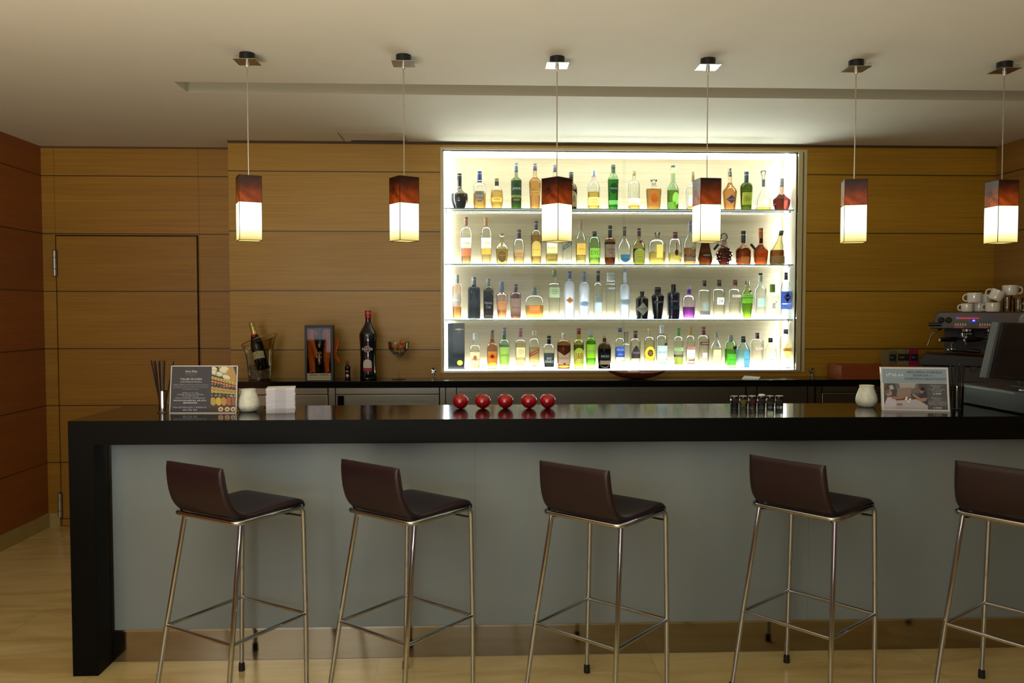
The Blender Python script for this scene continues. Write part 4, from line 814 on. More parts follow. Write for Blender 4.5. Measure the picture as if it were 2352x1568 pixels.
# framed box with bottle and orange cloth
fp = aty(733, 874, CY+.05); FX = fp.x
fb = thing('display_box', 'tall dark framed display box with glass front on the back counter', 'display box', (FX, CY+.05, ZK), rz=radians(4))
fw, fh, fd, ft = .091, .363, .10, .015; FM = P('#1f1e1d', .5)
q = M(); q.box(-fw, -fw+ft, 0, fd, 0, fh, FM); q.box(fw-ft, fw, 0, fd, 0, fh, FM); q.box(-fw+ft, fw-ft, 0, fd, fh-ft, fh, FM); q.box(-fw+ft, fw-ft, 0, fd, 0, .004, FM); q.build('frame', fb, bevel=.001)
M().box(-fw+ft, fw-ft, fd-.004, fd, .004, fh-ft, P('#35130a', .7)).build('back_panel', fb)
M().box(-fw+ft+.0005, fw-ft-.0005, .0005, .0025, .050, fh-ft-.001, GL('#f4f4ee', .8, .8)).build('glass_front', fb)
q = M(); q.box(-fw+ft, fw-ft, 0, fd-.005, .004, .048, P('#b0a68c', .5)); 
for z in (.018, .032): q.box(-fw+ft, fw-ft, -.0008, 0, z, z+.002, P('#4a4436', .6))
q.box(-.06, -.01, -.0006, 0, .038, .042, P('#4a4436', .6)); q.box(.005, .06, -.0006, 0, .038, .042, P('#4a4436', .6)); q.build('plinth', fb)
pm = fb.matrix_basis
dbm = thing('liquor_bottle', 'dark bottle standing in orange cloth inside the framed box', 'bottle', (FX-.004, CY+.05+.052, ZK+.049), rz=radians(4), group=MG)
M().lathe([(0, 0), (.031, 0), (.034, .004), (.036, .06), (.033, .09), (.028, .12), (.029, .15), (.033, .17), (.030, .195), (.018, .225), (.0125, .24), (.012, .285), (0, .285)], P('#120d08', .12, coat=.6), 28).build('glass_body', dbm)
M().lathe([(.0125, .235), (.0145, .236), (.0145, .288), (0, .29)], P('#0d0d0d', .4), 18).build('cap', dbm)
q = M(); f2 = lambda a, b, d: (a, -sqrt(max(0, .034**2-a*a))-d, b)

for z_ in (.137, .128, .110, .102): q.poly([f2(a, b, .001) for a, b in [(-.016+.008*k, z_-.002) for k in range(5)]+[(.016-.008*k, z_+.002) for k in range(5)]], P('#b09a68', .5))
q.build('label', dbm)
def cloth(x0, x1, z0, z1, yb, amp, seed, n=14, m_=30, taper=0):
    random.seed(seed); ph = [random.random()*6 for _ in range(6)]; v = []; f = []
    for j in range(m_+1):
        t = j/m_; z = z0+(z1-z0)*t; cx = (x0+x1)/2+.012*sin(t*5+ph[0]); ww = (x1-x0)/2*(.90+.10*sin(t*7+ph[1])+taper*(t-.5))
        for i in range(n+1):
            u = -1+2*i/n; v.append((cx+u*ww, yb+amp*sin(u*6+ph[2]+t*4)+amp*.6*sin(u*11+t*9+ph[3]), z+.004*sin(u*5+ph[4])))
    for j in range(m_):
        for i in range(n): a = j*(n+1)+i; f.append((a, a+1, a+n+2, a+n+1))
    return v, f
OR = P('#d0681c', .6, noise=.2, nscale=(30, 30, 12))
oc = thing('orange_cloth', 'crumpled orange cloth draped around the bottle in the framed box', 'cloth', (FX, CY+.05, ZK), rz=radians(4), group=None)
for a_ in ((-.080, -.012, .052, .335, .030, .007, 1), (.020, .080, .052, .335, .034, .007, 5), (-.03, .07, .27, .335, .075, .006, 9)):
    v, f = cloth(*a_); M().add(v, f, OR, True).build('cloth_fold', oc)
v, f = cloth(.088, .118, .12, .27, .06, .006, 12, taper=-.5); v = [(x+(.022 if z < .17 else 0)*(1-(z-.12)/.05 if z < .17 else 0), y, z) for x, y, z in v]
M().add(v, f, OR, True).build('cloth_fold', oc)
# coupe glass with balls
gp = aty(916, 871, YC)
cg = thing('cocktail_glass', 'stemmed coupe glass filled with brown and white balls on the back counter', 'glass', (gp.x, YC, ZK)); GT = .252
M().lathe([(0, 0), (.048, 0), (.048, .0025), (.012, .008), (.006, .02), (.010, .028), (.005, .036), (.004, .06), (.004, .125), (.007, .135), (.02, .15), (.045, .175), (.066, .20), (.072, GT), (.070, GT), (.064, .202), (.043, .178), (.018, .155), (0, .148)], GL('#fbfbf8', .93, .7), 32).build('glass_body', cg)
random.seed(11)
def ballobj(x, y, z, r, brown, lb):
    q = M(); q.lathe([(0, -r)]+[(r*sin(pi*i/8), -r*cos(pi*i/8)) for i in range(1, 8)]+[(0, r)], P('#b4682c', .6, noise=.45, nscale=(90, 90, 90), bump=.6) if brown else P('#d2d0c6', .4), 16)
    return tag(q.build('wicker_ball' if brown else 'white_pebble', None, (gp.x+x, YC+y, ZK+z)), lb, 'ball' if brown else 'pebble', 'brown balls in the coupe glass' if brown else 'white pebbles in the coupe glass')
for x, y, z in ((-.022, -.014, .182), (.006, -.024, .178), (.03, -.008, .186), (.0, .015, .176)): ballobj(x, y, z, .0135, False, 'white pebble at the bottom of the coupe glass')
for x, y, z in ((-.045, -.005, .213), (-.018, -.03, .214), (.014, -.032, .213), (.043, -.012, .214), (0, .01, .212)): ballobj(x, y, z, .0165, True, 'brown woven ball inside the coupe glass')
ballobj(.022, -.005, .246, .018, True, 'brown woven ball sitting highest in the coupe glass'); ballobj(-.02, -.02, .24, .010, False, 'white pebble on top of the brown balls')
# wooden leaf bowl
bo = atk(1463, 871); bo.y = CY+.12
BW_ = P('#7c3a26', .35, noise=.15, nscale=(4, 20, 20))
wb = thing('wooden_bowl', 'long reddish wooden leaf-shaped bowl below the display cabinet', 'bowl', (aty(1463, 871, bo.y).x, bo.y, ZK))
v = []; f = []; nu, nv = 24, 10; Lh = .197
for sgn, off in ((1, 0), (0, .004)):
    for i in range(nu+1):
        u = -1+2*i/nu; hw_ = .085*(1-abs(u)**2.2)**.8 if abs(u) < 1 else .0005; hw_ = max(.0006, hw_-off*.6)
        for j in range(nv+1):
            t = -1+2*j/nv; zz = .052*abs(u)**2.4+.040*abs(t)**2.4*(1-abs(u)**2.2)+off
            v.append((u*(Lh-off), t*hw_, min(zz, .0545)))
for s_ in (0, 1):
    o0 = s_*(nu+1)*(nv+1)
    for i in range(nu):
        for j in range(nv): a = o0+i*(nv+1)+j; f.append((a, a+1, a+nv+2, a+nv+1))
M().add(v, f, BW_, True).build('bowl_shell', wb)
for dx, sc in ((-.05, .02), (-.022, .026), (-.005, .024), (-.035, .018)):
    q = M(); q.lathe([(0, -.008), (sc*.7, -.006), (sc, 0), (sc*.75, .009), (0, .012)], P('#ded8cc', .6), 14, ys=.7)
    tag(q.build('folded_napkin' if sc > 1 else 'white_pebble', None, (wb.location.x+dx, bo.y-.01+sc*.3, ZK+.047), rz=dx*20), 'white pebble lying in the wooden leaf bowl', 'pebble', 'white pebbles in the wooden bowl')
pp = atk(1722, 870.5); pp.y = CY+.10; pp.x = aty(1722, 871, pp.y).x
v = [(-.065, -.03, .0005), (.045, -.045, .0005), (.07, -.01, .012), (-.02, .05, .016)]
tag(M().add(v+[(x, y, z+.0006) for x, y, z in v], [(0, 1, 2), (0, 2, 3), (4, 6, 5), (4, 7, 6), (0, 4, 5, 1), (1, 5, 6, 2), (2, 6, 7, 3), (3, 7, 4, 0)], P('#e8e6e0', .7)).build('paper_sheet', None, (pp.x, pp.y, ZK+.0005)), 'white folded paper lying on the back counter', 'paper')
# wooden tray box and tea boxes
b0, b1 = aty(1932, 872, CY+.03), aty(2114, 872, CY+.03); zt_ = aty(1932, 839, CY+.03).z
tb = thing('wooden_box', 'orange wooden box at the right of the back counter', 'box', (b0.x, CY+.03, ZK)); bw_ = b1.x-b0.x; bh = zt_-ZK
q = M(); t = .01
q.box(0, bw_, 0, t, 0, bh, MW_box); q.box(0, bw_, .22-t, .22, 0, bh, MW_box); q.box(0, t, t, .22-t, 0, bh, MW_box); q.box(bw_-t, bw_, t, .22-t, 0, bh, MW_box); q.box(t, bw_-t, t, .22-t, 0, .008, MW_box)
q.build('box_walls', tb)
M().box(t, bw_-t, t, .22-t, bh-.03, bh-.024, MW_box).build('inner_tray', tb)
def teabox(px0, px1, py0, c1, lb, dy=0, c2='#20211c'):
    y = CY+.042+dy; a, b = aty(px0, 840, y), aty(px1, 840, y); w_ = b.x-a.x; h_ = aty(px0, py0, y).z-(ZK+bh-.024)
    o = thing('tea_box', lb, 'box', (a.x, y, ZK+bh-.0238), group='tea boxes on the wooden box')
    M().box(0, w_-.001, 0, .10, 0, h_, P(c1, .5, noise=.5 if c1 != '#9a0c58' else .15, nscale=(70, 70, 70))).build('carton', o)
    q = M(); q.box(w_*.12, w_-.001, -.001, 0, h_*.42, h_*.78, P(c2, .5)); q.box(w_*.25, w_*.6, -.0016, -.001, h_*.57, h_*.63, P('#7a8080', .6)); q.build('label', o)
teabox(2041, 2058, 804, '#6a6440', 'narrow patterned tea box on the orange wooden box')
teabox(2059, 2088, 803, '#7a7048', 'patterned olive tea box between narrow one and magenta one')
teabox(2089, 2109, 803, '#9a0c58', 'magenta tea box beside the coffee machine')
# ---------------------------------------------------------------- espresso machine
MRZ = radians(-30); M0 = Vector((aty(2136, 800, 4.97).x, 4.97, ZK)); MN = Vector((-sin(MRZ), cos(MRZ), 0)); MXA = Vector((cos(MRZ), sin(MRZ), 0))
def mw(px, py, dy=0.0):
    r = ray(px, py); c0 = Vector((0, 0, EYE)); t = (dy+MN.dot(M0-c0))/MN.dot(r); return c0+r*t
em = thing('espresso_machine', 'two-group espresso machine with brown-grey panels at the right end of the back counter', 'coffee machine', M0, rz=MRZ)
ex = lambda px, dy=0: MXA.dot(mw(px, 760, dy)-M0)
ez = lambda py, px=2230, dy=0: mw(px, py, dy).z-ZK
BR = P('#332a24', .45, .1); BRD = P('#1b1714', .5, .1)
W_ = .80
zt0, zt1, zt2 = ez(716), ez(756), ez(760)
q = M(); q.prism([(.05, zt0), (W_, zt0), (W_, zt1), (.0, zt1), (.005, zt1+.02), (.03, zt0-.01)], .02, .29, BR); q.build('upper_body', em, bevel=.004)
q = M(); q.prism([(.05, zt0-.004), (W_, zt0-.004), (W_, zt1+.006), (.012, zt1+.006)], .0, .021, P('#4a3c30', .45, .1)); q.build('control_panel', em, bevel=.002)
q = M(); q.box(.08, W_, .22, .29, ez(812), zt1, BRD); q.build('back_splash', em)
q = M(); q.prism([(-.06, ez(830)), (-.02, ez(814)), (W_, ez(826)), (W_, ez(840)), (-.055, ez(840))], -.06, .29, BRD); q.build('drip_tray', em, bevel=.003)
q = M(); q.box(-.05, W_, -.03, .29, .02, ez(842), BR); q.box(-.03, W_, .0, .27, 0, .02, BLK); q.build('lower_body', em, bevel=.003)
q = M(); q.lathe([(0, 0), (.022, 0), (.020, .004), (0, .004)], P('#16140f', .3), 20, mtx=Matrix.Translation((ex(2238), -.0305, ez(846))) @ Matrix.Rotation(pi/2, 4, 'X')); q.build('pressure_gauge', em)
q = M(); q.box(ex(2261), ex(2284), -.034, -.0305, ez(857), ez(842), BLK)
for i in range(4): q.lathe([(0, 0), (.0025, 0), (0, .001)], P('#b0b0a8', .5), 8, mtx=Matrix.Translation((ex(2270)+.012*(i % 2), -.0342, ez(852)+.012*(i//2))) @ Matrix.Rotation(pi/2, 4, 'X'))
q.build('switch', em)
# display strip
pf = lambda px, py: (ex(px), ez(py, px))
q = M(); q.prism([pf(2194, 726), pf(2288, 726), pf(2288, 737), pf(2252, 737), pf(2246, 741), pf(2225, 741), pf(2219, 735), pf(2194, 734)], -.003, -.0002, BLK)
for i in range(19): x = ex(2201+i*2.5); q.box(x, x+.004, -.0042, -.003, ez(731.5), ez(729.5), EM('#ff1030', 1.3))
q.box(ex(2197)-.002, ex(2199), -.0042, -.003, ez(731), ez(729), EM('#2040ff', 4)); q.box(ex(2230.5), ex(2241), -.0040, -.003, ez(739.5), ez(733), EM('#0a14c8', 1.2))
q.text('81', ex(2236), ez(736), EM('#b8c8ff', 2.5), h=.011, y=-.0046); q.build('display', em)
for x0 in (2189, 2245):
    q = M(); q.prism([pf(x0, 754), pf(x0+30, 754), pf(x0+36, 742), pf(x0+5, 742)], -.003, -.0002, P('#1a1214', .4))
    for i in range(5): a = ex(x0+4+i*5.6); q.box(a, a+.008, -.0046, -.003, ez(748), ez(742.5), P('#b8b090', .4))
    for i in range(4): a = ex(x0+4+i*5.2); q.box(a-.002, a+.010, -.0042, -.003, ez(752.5), ez(749.5), P('#6a0c14', .4, emis='#ff2030', es=.12))
    q.build('button_pad', em)
for px in (2161, 2178):
    q = M(); q.lathe([(0, 0), (.015, 0), (.019, .012), (.014, .02), (0, .022)], RUB, 20, e=1.8, mtx=Matrix.Translation((ex(px), -.001, ez(735))) @ Matrix.Rotation(pi/2, 4, 'X') @ Matrix.Rotation(0, 4, 'Z')); q.build('knob', em)
q = M(); q.tube([(-.01, -.03, ez(745)), (.06, -.03, ez(745))], .011, BLK, 12); q.build('steam_lever', em)
q = M(); q.tube([(.06, .03, zt1), (.03, -.02, zt1-.015), (.01, -.03, zt1-.03), (-.015, -.035, ez(795))], [.006, .006, .005, .004], CHROME2, 8); q.build('steam_wand', em)
for px in (2222, 2279):
    g = M(); g.lathe([(0, 0), (.035, 0), (.037, .022), (.030, .030), (.030, .045), (0, .045)], CHROME, 24, mtx=Matrix.Translation((ex(px), .07, zt1-.045))); g.build('group_head', em)
    g = M(); m_ = Matrix.Translation((ex(px), .07, zt1-.045-.028)); g.lathe([(0, 0), (.012, 0), (.026, .006), (.031, .012), (.031, .027), (0, .027)], CHROME, 20, mtx=m_)
    g.tube([(ex(px)-.006, .05, zt1-.075), (ex(px)-.006, .04, zt1-.10)], .006, CHROME, 8)
    pfo = g.build('portafilter', em)
    g = M(); g.tube([(ex(px)-.02, .045, zt1-.058), (ex(px)-.06, .0, zt1-.06), (ex(px)-.085, -.03, zt1-.062), (ex(px)-.145, -.095, zt1-.064)], [.008, .012, .015, .013], BLK, 12); g.lathe([(0, -.012), (.008, -.008), (.008, .008), (0, .012)], CHROME, 10, mtx=Matrix.Translation((ex(px)-.15, -.10, zt1-.064))); g.build('handle', pfo)
# loose portafilter on the tray
lp = mw(2187, 808, .02)
lpo = thing('portafilter', 'loose chrome portafilter with black handle lying on the drip tray', 'portafilter', (lp.x, lp.y, ez(812)+ZK+.006), rz=MRZ)
M().lathe([(0, 0), (.03, 0), (.033, .012), (.033, .022), (0, .022)], CHROME, 24).build('basket', lpo)
M().tube([(.03, -.005, .014), (.06, -.02, .012), (.10, -.035, .012), (.15, -.05, .010)], [.006, .011, .013, .011], BLK, 12).build('handle', lpo)
M().tube([(-.005, 0, .022), (-.005, 0, .055), (.01, -.005, .062), (.02, -.006, .07)], .004, CHROME, 8).build('spout', lpo)
# cups on top
TZ = ZK+zt0+.0006
def cup(px, py_top, py_bot, wpx, lb, dy=.10, side=-1, rot=None, z=None, nm='coffee_cup'):
    p = mw(px, py_bot, dy); k = (p-Vector((0, 0, EYE))).dot(FW)/F; r = wpx*k/2; h = (py_bot-py_top)*k; zz = z if z is not None else p.z
    o = thing(nm, lb, 'cup', (p.x, p.y, zz), group='white cups on the coffee machine', rz=MRZ)
    if rot: o.rotation_euler = (rot[0], rot[1], MRZ)
    M().lathe([(0, 0), (r*.86, 0), (r*.93, .003), (r*.98, h*.18), (r, h), (r-.003, h), (r*.93, h*.3), (r*.85, .008), (0, .007)], CER, 28).build('cup_body', o)
    hr = h*.36; M().tube([(side*(r*.93), 0, h*.82)]+[(side*(r+hr*.9*sin(radians(a))), 0, h*.5+hr*cos(radians(a))) for a in range(20, 170, 20)]+[(side*(r*.9), 0, h*.2)], .0045, CER, 8).build('handle', o)
    return o
def tumbler(px, wpx, dy, lb, z=None, h=.10):
    p = mw(px, 716, dy); r = wpx*p.y/F/2
    o = thing('water_glass', lb, 'glass', (p.x, p.y, TZ), group='glasses on the coffee machine', rz=MRZ)
    M().lathe([(0, 0), (r*.75, 0), (r*.8, .006), (r*.9, h*.4), (r*.8, h*.6), (r, h), (r-.002, h), (r*.76, h*.6), (r*.84, h*.4), (r*.7, .01), (0, .009)], GLS, 24).build('glass_body', o)
GLS = GL('#f6f8f4', .8, 1.0)
kh = (mw(2230, 716, .1)-Vector((0, 0, EYE))).dot(FW)/F
cup(2221, 697, 716, 25, 'white cup at the left end of the row on the coffee machine', z=TZ, dy=.05)
cup(2249, 696, 716, 23, 'white cup second from left in the lower row on the coffee machine', z=TZ, dy=.11)
cup(2280, 695, 716, 31, 'white cup with handle left, under the tilted mug', z=TZ, dy=.04)
hz_ = TZ+20*kh+.001
cup(2238, 674, 697, 31, 'white mug standing on the left lower cups', z=hz_, dy=.06)
cup(2263, 676, 716, 24, 'taller white mug behind the tilted mug', z=TZ, dy=.17, side=1)
cup(2283, 673, 697, 30, 'white mug lying tilted on the lower cups', z=hz_+.016, dy=.03, rot=(0, radians(24), 0))
tumbler(2313, 21, .10, 'clear glass beside the white cups on the coffee machine'); tumbler(2338, 22, .06, 'clear glass above the terminal screen, right of another glass', h=.085)
cup(2320, 652, 675, 33, 'white mug standing highest of the cups, on a glass', z=TZ+.101, dy=.10, side=1)
cup(2368, 668, 690, 25, 'white mug at the right picture edge on the far cups', z=TZ+.001, dy=.06, side=-1)
# ---------------------------------------------------------------- things on the bar top
def atb(px, py): return atz(px, py, BZ)
# straw cup left (metal) and right (clear glass)
sp_ = Vector((-1.436, 3.675, BZ))
tag(M().lathe([(0, 0), (.024, 0), (.0245, .002), (.0175, .006), (.0172, .098), (.019, .1), (.017, .1), (.0155, .096), (.0155, .008), (0, .007)], P('#a8a8a4', .12, 1.0), 28).build('straw_cup', None, sp_), 'polished metal straw cup at the left end of the bar', 'cup')
STR = P('#0b0b0c', .35)
def straw(base, top, lb, gr, r=.0028): tag(M().tube([base, top], r, STR, 8).build('drinking_straw'), lb, 'straw', gr)
for i, (tx, ty, bx) in enumerate(((347, 827, 368), (353, 829, 370), (367, 827, 371), (374, 826, 374), (378, 828, 375), (399, 829, 377), (365, 831, 372), (357, 828, 369))):
    yy = sp_.y+(-.006 if i % 2 else .006); b_ = aty(bx+(0), 940, yy); t_ = aty(tx, ty, yy+.004*(i-3)); b_ = Vector((max(sp_.x-.010, min(sp_.x+.010, b_.x)), yy, BZ+.009))
    straw(b_, t_, 'black straw standing in the metal cup at the left end', 'black straws in the metal cup')
gp2 = Vector((2.199, 3.635, BZ))
M_ = M().lathe([(0, 0), (.026, 0), (.027, .003), (.028, .112), (.0265, .112), (.0255, .010), (0, .008)], GL('#d8dcd8', .35, 1.6), 32).build('straw_glass', None, gp2); tag(M_, 'clear glass holding black straws right of the breakfast sign', 'glass')
random.seed(5)
for i in range(12):
    a = i*2.4; r = .004+.012*((i*7) % 12)/12; b_ = gp2+Vector((r*cos(a), r*sin(a), .0105)); t_ = b_+Vector((.030*(i/11-.5)+.004*cos(a), .010*sin(a), .205-.012*random.random()))
    straw(b_, t_, 'black straw standing in the clear glass beside the breakfast sign', 'black straws in the clear glass', .0026)
# candle jars
JM = P('#dfe2cf', .35, noise=.12, nscale=(55, 55, 55), bump=.9)
def jar(px, lb, y, k=1):
    p = aty(px, 940, y); o = thing('candle_jar', lb, 'candle holder', (p.x, y, BZ), group='white candle jars on the bar')
    M().lathe([(0, 0), (.030, 0), (.040, .006), (.0485, .022), (.050, .034), (.047, .052), (.039, .074), (.033, .089), (.0325, .094), (.034, .101), (.0325, .1035), (.030, .101), (.029, .092), (.040, .06), (.043, .03), (.03, .008), (0, .007)], JM, 36).build('jar_body', o)
jar(571, 'rounded white textured candle jar between the sushi sign and the napkins', 3.70); jar(1990, 'rounded white textured candle jar left of the breakfast sign', 3.775)
# napkins
np_ = Vector((-.912, 3.69, BZ)); NM = P('#d3d2da', .9); NM2 = P('#c2c1cc', .9)
random.seed(21)
nn = 38; nh = .111/nn
for i in range(nn):
    q = M(); w = .0620; top_ = i == nn-1
    dz0 = i*nh; th = nh*.90; b_ = .0
    q.box(-w, w, -.06, .06, 0, th, NM if not top_ else P('#f4f3f2', .9)); q.box(-w*.38, w*.38, -.0606, -.06, 0, th, NM2)
    o = q.build('paper_napkin', None, (np_.x+random.uniform(-.0016, .0016), np_.y+random.uniform(-.0015, .0015), BZ+.0003+dz0), rz=radians(11+random.uniform(-1.2, 1.2)))
    tag(o, 'white paper napkin in the square stack on the bar' if not top_ else 'topmost white paper napkin of the stack on the bar', 'napkin', 'stack of paper napkins')
# red apple candle holders
RED = P('#a00712', .10, coat=.8)
def apple(px, lb):
    y = 3.775; p = aty(px, 930, y); o = thing('apple_candle_holder', lb, 'candle holder', (p.x, y, BZ), group='red apple candle holders')
    R_ = .0375; pr = [(0, .0), (.010, .0005)]
    for i in range(2, 15): a = pi*i/17; pr.append((R_*sin(a)*1.0, R_*(1-cos(a))*.93))
    zt = pr[-1][1]; pr += [(.0165, zt+.0012), (.0145, zt-.002), (.013, zt-.012), (0, zt-.013)]
    M().lathe(pr, RED, 36).build('apple_body', o)
    M().lathe([(0, zt-.012), (.012, zt-.012), (.012, zt-.004), (0, zt-.004)], P('#5a0810', .3), 20).build('candle', o)
for px, lb in ((1058, 'glossy red apple-shaped candle holder, leftmost of five'), (1109, 'glossy red apple-shaped candle holder, second from left of five'), (1161, 'glossy red apple-shaped candle holder in the middle of five'), (1215, 'glossy red apple-shaped candle holder, fourth, close to the last one'), (1258, 'glossy red apple-shaped candle holder, rightmost of five')): apple(px, lb)
# spice jars
SPC = [('#16182a', 'dark blue-black grains'), ('#8a7a30', 'yellow-green grains'), ('#5c1424', 'deep red grains'), ('#2a1426', 'dark purple grains'), ('#3a3438', 'half filled with dark grains'), ('#26241f', 'dark brown pepper')]
for i, (cc, dd) in enumerate(SPC):
    px = 1686.5+i*20.6; y = 3.765; p = aty(px, 930, y)
    o = thing('spice_jar', 'small glass spice jar with black lid, '+dd, 'jar', (p.x, y, BZ), rz=radians(22.5), group='six spice jars in a row')
    M().lathe([(0, 0), (.017, 0), (.0192, .003), (.0192, .036), (.017, .041), (.017, .044), (0, .044)], GL('#e9eee8', .35, 2.0), 8, smooth=False).build('glass_body', o)
    M().lathe([(0, .005), (.0158, .005), (.0158, .035 if i != 4 else .022), (0, .035 if i != 4 else .022)], P(cc, .8, noise=.5, nscale=(400, 400, 400)), 8, smooth=False).build('spice', o)
    M().lathe([(0, .0442), (.0178, .0442), (.0182, .046), (.0182, .053), (.0172, .0545), (0, .0545)], P('#101010', .3), 28).build('lid', o)
    M().lathe([(0, .0546), (.0160, .0546), (.0160, .0554), (0, .0554)], P('#d6d6d0', .5), 24).build('lid_label', o)
q = M().lathe([(0, 0), (.015, 0), (.0165, .002), (.014, .006), (0, .0065)], P('#d8d8d4', .3), 20)
tag(q.build('jar_cap', None, (aty(1688+3*20.6, 900, 3.765).x, 3.765, BZ+.0562), rot=(radians(4), 0, 0)), 'loose pale round cap lying on the purple-grain spice jar', 'cap')
# ---------------------------------------------------------------- table signs
ACR = GL('#f2f4f2', .6, 1.2); ACE = P('#c9ccc8', .15, spec=.8)  # sign border painted pale for the light its edges catch
def sign(loc, rz, lean, W, H, name, lb, draw):
    o = thing(name, lb, 'sign', loc, rz=rz)
    Rl = Matrix.Rotation(-lean, 4, 'X')
    def fn(a, b, d): return Rl @ Vector((a, d, b))
    q = M()
    for x0, x1, z0, z1 in ((-W/2-.004, -W/2, .002, H+.004), (W/2, W/2+.004, .002, H+.004), (-W/2-.004, W/2+.004, H, H+.004), (-W/2-.004, W/2+.004, .0, .004)):
        q.box(x0, x1, -.002, .003, z0, z1, ACE, Rl)
    q.box(-W/2, W/2, .0015, .0035, .004, H, GL('#f2f4f2', .8, .6), Rl); q.build('acrylic_holder', o)
    M().box(-W/2, W/2, .0, .075, .0004, .003, ACR).build('foot', o)
    q = M(); draw(q, fn, W, H); q.build('printed_card', o)
def draw1(q, fn, W, H):
    q.box(-W/2, W/2, -.0008, .0012, .004, H, P('#2f3036', .5), None if False else Matrix.Rotation(-LEAN1, 4, 'X'))
    T = lambda s, x, z, w=None, h=None, c='#d8d8dc': q.text(s, x, z, P(c, .6), w=w, h=h, y=-.0016, fn=fn)
    cx = -W*.20; X = lambda u: cx+u*W; Z = lambda v: .004+(H-.004)*v
    T('Gran Palas', cx, Z(.895), w=.053, h=.0085); T('EXPERIENCE', cx, Z(.845), w=.053, h=.006, c='#707078'); T('SPA & BEACH RESORT', cx, Z(.815), w=.05, h=.003, c='#707078')
    q.box(cx-.008, cx+.008, -.0018, -.0012, Z(.79), Z(.793), P('#8a8a90', .6), Matrix.Rotation(-LEAN1, 4, 'X'))
    T('TALLER DE SUSHI', cx, Z(.725), w=.096, h=.0085); T('CON DEGUSTACIÓN', cx, Z(.668), w=.096, h=.0085, c='#b8b8bc')
    for k, s in enumerate(('CADA VIERNES, disfruta en nuestro restaurante', 'TEPPAN del Taller de Sushi con degustación y', 'aprende las técnicas para elaborar por ti mismo')): T(s, cx, Z(.605-.035*k), w=.158, h=.0048, c='#a0a0a6')
    T('este delicioso manjar', cx, Z(.5), w=.07, h=.0048, c='#a0a0a6')
    T('HORA: de 19 a 21H.', cx, Z(.425), w=.072, h=.006, c='#b0b0b6'); T('LUGAR: Restaurante TEPPAN', cx, Z(.388), w=.118, h=.006, c='#b0b0b6'); T('(Gran Palas Hotel)', cx, Z(.35), w=.072, h=.006, c='#b0b0b6')
    T('PRECIO NORMAL: 55€/PERSONA', cx, Z(.312), w=.132, h=.006, c='#b0b0b6'); T('PROMOCIÓN ESPECIAL 48% DTO.:', cx, Z(.262), w=.148, h=.007, c='#e4e4e8'); T('28€/PERSONA', cx, Z(.21), w=.064, h=.0075, c='#e4e4e8')
    T('MÁS INFOMACIÓN Y RESERVAS:', cx, Z(.113), w=.150, h=.008, c='#b8b8bc'); T('602 596 920', cx, Z(.055), w=.064, h=.0085, c='#c8c8cc')
    # photo of sushi on the right
    R1 = Matrix.Rotation(-LEAN1, 4, 'X'); x0, x1 = W*.115, W*.495
    q.box(x0, x1, -.0014, -.0008, .0045, H-.001, P('#3a2c20', .5), R1)
    def clipx(x): return max(x0, min(x1, x))
    def E_(u, v, ru, rv, c, a=0, d=-.0018):
        w_ = x1-x0; n = 16; pts = []
        for k in range(n):
            t = 2*pi*k/n; xx = x0+w_*u+w_*ru*cos(t)*cos(a)-w_*rv*sin(t)*sin(a); zz = Z(v)+w_*ru*cos(t)*sin(a)+w_*rv*sin(t)*cos(a)
            pts.append(fn(clipx(xx), max(.005, min(H-.0015, zz)), d))
        q.poly(pts, P(c, .5))
    q.poly([fn(x0+(x1-x0)*u, Z(v), -.0016) for u, v in ((.25, .995), (.86, .995), (.995, .8), (.995, .6), (.5, .72))], P('#b08a48', .5))
    for u, v in ((.06, .95), (.10, .86), (.28, .83), (.45, .90), (.6, .76), (.52, .95)): E_(u, v, .17, .085, '#c2c09a', -.3); E_(u, v+.02, .15, .06, '#d8d6ba', -.3, -.002)
    def rowe(v, dv, n, c, ru, rv, c2=None, d=-.0021, u0=.05, u1=.98):
        for k in range(n):
            u = u0+(u1-u0)*k/(n-1); E_(u, v+dv*u, ru, rv, c, -.2, d)
            if c2: E_(u, v+dv*u, ru*.45, rv*.45, c2, -.2, d-.0003)
    rowe(.76, -.14, 9, '#b8a850', .085, .06); rowe(.68, -.13, 9, '#b0583a', .07, .05, '#d89870'); rowe(.62, -.10, 9, '#1c1a14', .07, .055); rowe(.62, -.10, 9, '#d8d6b8', .052, .036, '#5a5a38')
    rowe(.53, -.08, 7, '#b8964c', .085, .07, '#c86a44'); rowe(.46, -.04, 7, '#b4b468', .08, .06, '#8a9038'); rowe(.37, -.03, 7, '#14120c', .09, .06); rowe(.37, -.02, 7, '#d4d2b0', .065, .042, '#6c6a38')
    for u, c in ((.10, '#b49a44'), (.32, '#c8ac3c'), (.53, '#b88a38'), (.74, '#a8583a'), (.93, '#8a5a34')): E_(u, .24, .12, .17, c, .2, -.0024)
    for u in (.42, .68, .92): E_(u, .06, .13, .13, '#8a3020', .1, -.0026); E_(u, .07, .10, .09, '#d8d0b0', .1, -.0029); E_(u, .07, .05, .045, '#6a7a38', .1, -.0032)
LEAN1 = radians(8)
sign((-1.247, 3.640, BZ), radians(-2), LEAN1, .292, .210, 'table_sign', 'acrylic table sign with dark sushi workshop flyer at the left end of the bar', draw1)
LEAN2 = radians(10)
